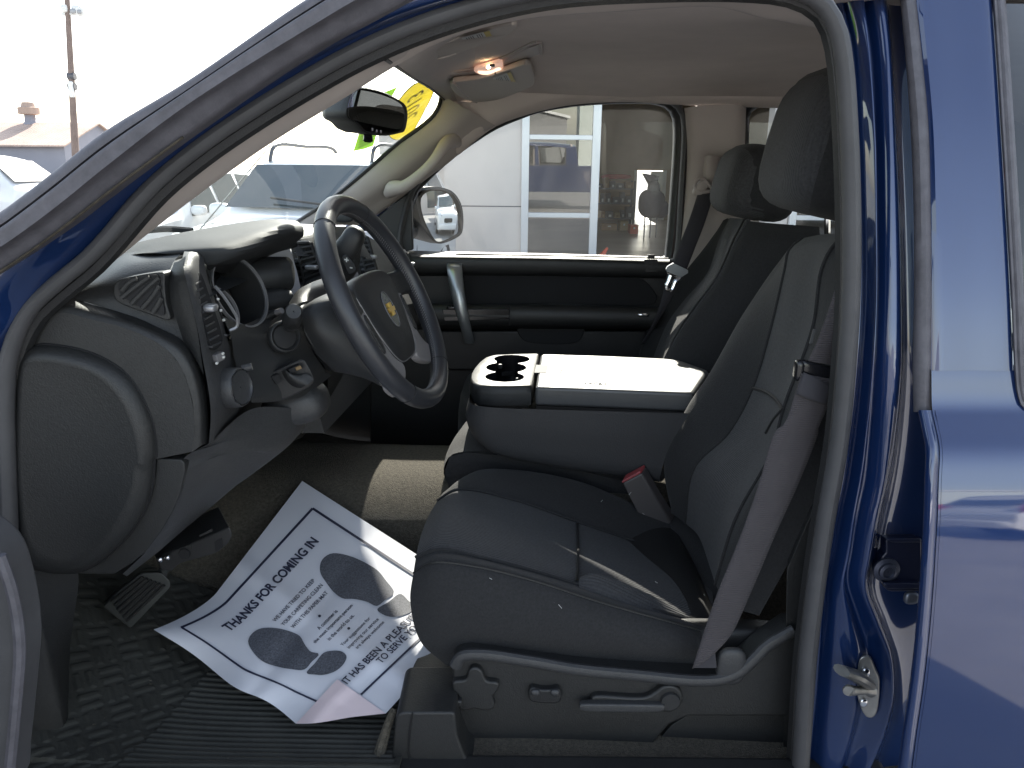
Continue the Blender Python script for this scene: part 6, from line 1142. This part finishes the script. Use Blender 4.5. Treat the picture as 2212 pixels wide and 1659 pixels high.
# canopy behind (seen in the mirror glass)
cn = thing('red_canopy', 'red canopy over a glazed shop front reflected in the door mirror', 'canopy', (22, 12, 0))
ob('canopy_roof', [slab([Vector((17, 8, 3.0)), Vector((17, 20, 4.2)), Vector((17, 20, 4.9)), Vector((17, 8, 3.7))], (3, 0, 0))], 'redcloth', parent=cn); ob('shop_wall', [bx(21, 24, 2, 24, 0, 6)], 'wall', parent=cn, smooth=False); ob('shop_window', [bx(20.9, 21, 6, 15, .6, 2.6)], 'carglass', parent=cn, smooth=False)
w_ = thing('pale_warehouse', 'pale green warehouse across the lot, mirrored in the showroom glass', 'warehouse', (14, -30, 0))
ob('wall', [bx(4.4, 30, -32, -29.5, 0, 4.4)], mat('pale_green_siding', (.55, .60, .56), .8, bump=('X', 3, .4, .02)), parent=w_, smooth=False); ob('roof', [bx(4.2, 30.2, -32.2, -29.3, 4.4, 4.6)], 'wht', parent=w_, smooth=False)
w_ = thing('grey_warehouse', 'dark grey gabled warehouse across the lot, mirrored in the showroom glass', 'warehouse', (-4, -24, 0))
ob('wall', [slab([Vector((-14, -24, 0)), Vector((3.2, -24, 0)), Vector((3.2, -24, 3.2)), Vector((-5, -24, 5.0)), Vector((-14, -24, 3.2))], (0, -8, 0))], mat('grey_siding', (.22, .22, .22), .8, bump=('X', 3, .4, .02)), parent=w_, smooth=False); ob('roof', [slab([Vector((-14.2, -23.8, 3.2)), Vector((-5, -23.8, 5.05)), Vector((3.4, -23.8, 3.2)), Vector((3.4, -23.8, 3.35)), Vector((-5, -23.8, 5.2)), Vector((-14.2, -23.8, 3.35))], (0, -8.4, 0))], 'wht', parent=w_, smooth=False)
# ---- shed with rusty metal roof
YS = 60.0
M['rust'] = mat('rusty_metal_roof', (.42, .31, .25), .75, bump=('X', 1.2, .5, .05), var=(.5, .22)); M['shedwall'] = mat('blue_grey_siding', (.27, .27, .31), .8, var=(.6, .06))
def sp_(x, y, Y=YS): return at(x, y, Y)
e0, e1_, rg = sp_(135, 318), sp_(-220, 316), sp_(205, 268, YS + 5)
zE, zR = e0.z, rg.z
xR = e0.x; xL = e1_.x
shed = thing('metal_shed', 'long shed with a pale rusty metal roof behind the light pole', 'shed', (xR - 4, YS + 4, 0))
gy = 10.5
xG = xR
ob('wall', [bx(xL, xR, YS + .2, YS + gy, 0, zE), ([Vector((xR, YS + .2, zE)), Vector((xR + .0, YS + gy, zE)), Vector((xR, YS + gy / 2, zR))], [(0, 1, 2)])], 'shedwall', parent=shed, smooth=False)
ob('roof', [slab([Vector((xL, YS - .3, zE)), Vector((xR + .3, YS - .3, zE)), Vector((xR + .3, YS + gy / 2, zR)), Vector((xL, YS + gy / 2, zR))], (0, .05, .12)), slab([Vector((xL, YS + gy / 2, zR)), Vector((xR + .3, YS + gy / 2, zR)), Vector((xR + .3, YS + gy, zE)), Vector((xL, YS + gy, zE))], (0, .05, .12))], 'rust', parent=shed, smooth=False)
vx = at(67, 268, YS + gy / 2)
vt = ob('roof_ventilator', [lathe(Vector((vx.x, YS + gy / 2, zR - .3)), (0, 0, 1), [(.75, 0), (.42, .45), (.40, .95)], 20), (*lathe(Vector((vx.x, YS + gy / 2, zR + .65)), (0, 0, 1), [(.40, 0), (.80, .05), (.80, .55), (.55, .60), (.45, .95), (.001, 1.0)], 20), 'rust')], 'shedwall', parent=shed)
# ---- light pole
YP = 30.0
lp = thing('light_pole', 'tall leaning light pole with a lamp cluster beside the shed', 'light pole', at(165, 360, YP))
lp.location.z = 0
pb_ = at(168, 420, YP); pt_ = at(143, -40, YP); dirp = (pt_ - pb_) / (pt_.z - pb_.z); foot = pb_ - dirp * pb_.z
M['pole'] = mat('weathered_pole', (.20, .15, .13), .85, var=(3, .2))
ob('pole', [tube([foot, foot.lerp(pt_, .5), pt_], [.14, .115, .085], 12, 20)], 'pole', parent=lp)
hp = at(150, 23, YP)
lh = ob('lamp_head', [superbox(hp + Vector((.30, 0, 0)), (.42, .3, .34), .6, Matrix.Rotation(R(15), 3, 'Y')), superbox(hp + Vector((-.14, 0, .06)), (.26, .3, .28), .6), tube([hp + Vector((-.3, 0, -.12)), hp + Vector((.4, 0, -.10))], .05, 8, 4)], 'wht', parent=lp)
ob('lamp_glass', [superbox(hp + Vector((.20, -.16, -.04)), (.2, .05, .16), .6), superbox(hp + Vector((.42, -.14, -.06)), (.16, .05, .14), .6)], 'silver', parent=lh)
ob('service_box', [superbox(at(154, 193, YP - .15), (.16, .12, .55), .3)], 'wht', parent=lp)
for y in (165, 187): ob('pole_band', [tube([at(147 + (y / 330) * 18 - 8.5, y, YP - .02), at(147 + (y / 330) * 18 + 6.5, y, YP - .02)], .13, 10, 2)], 'rack', parent=lp)
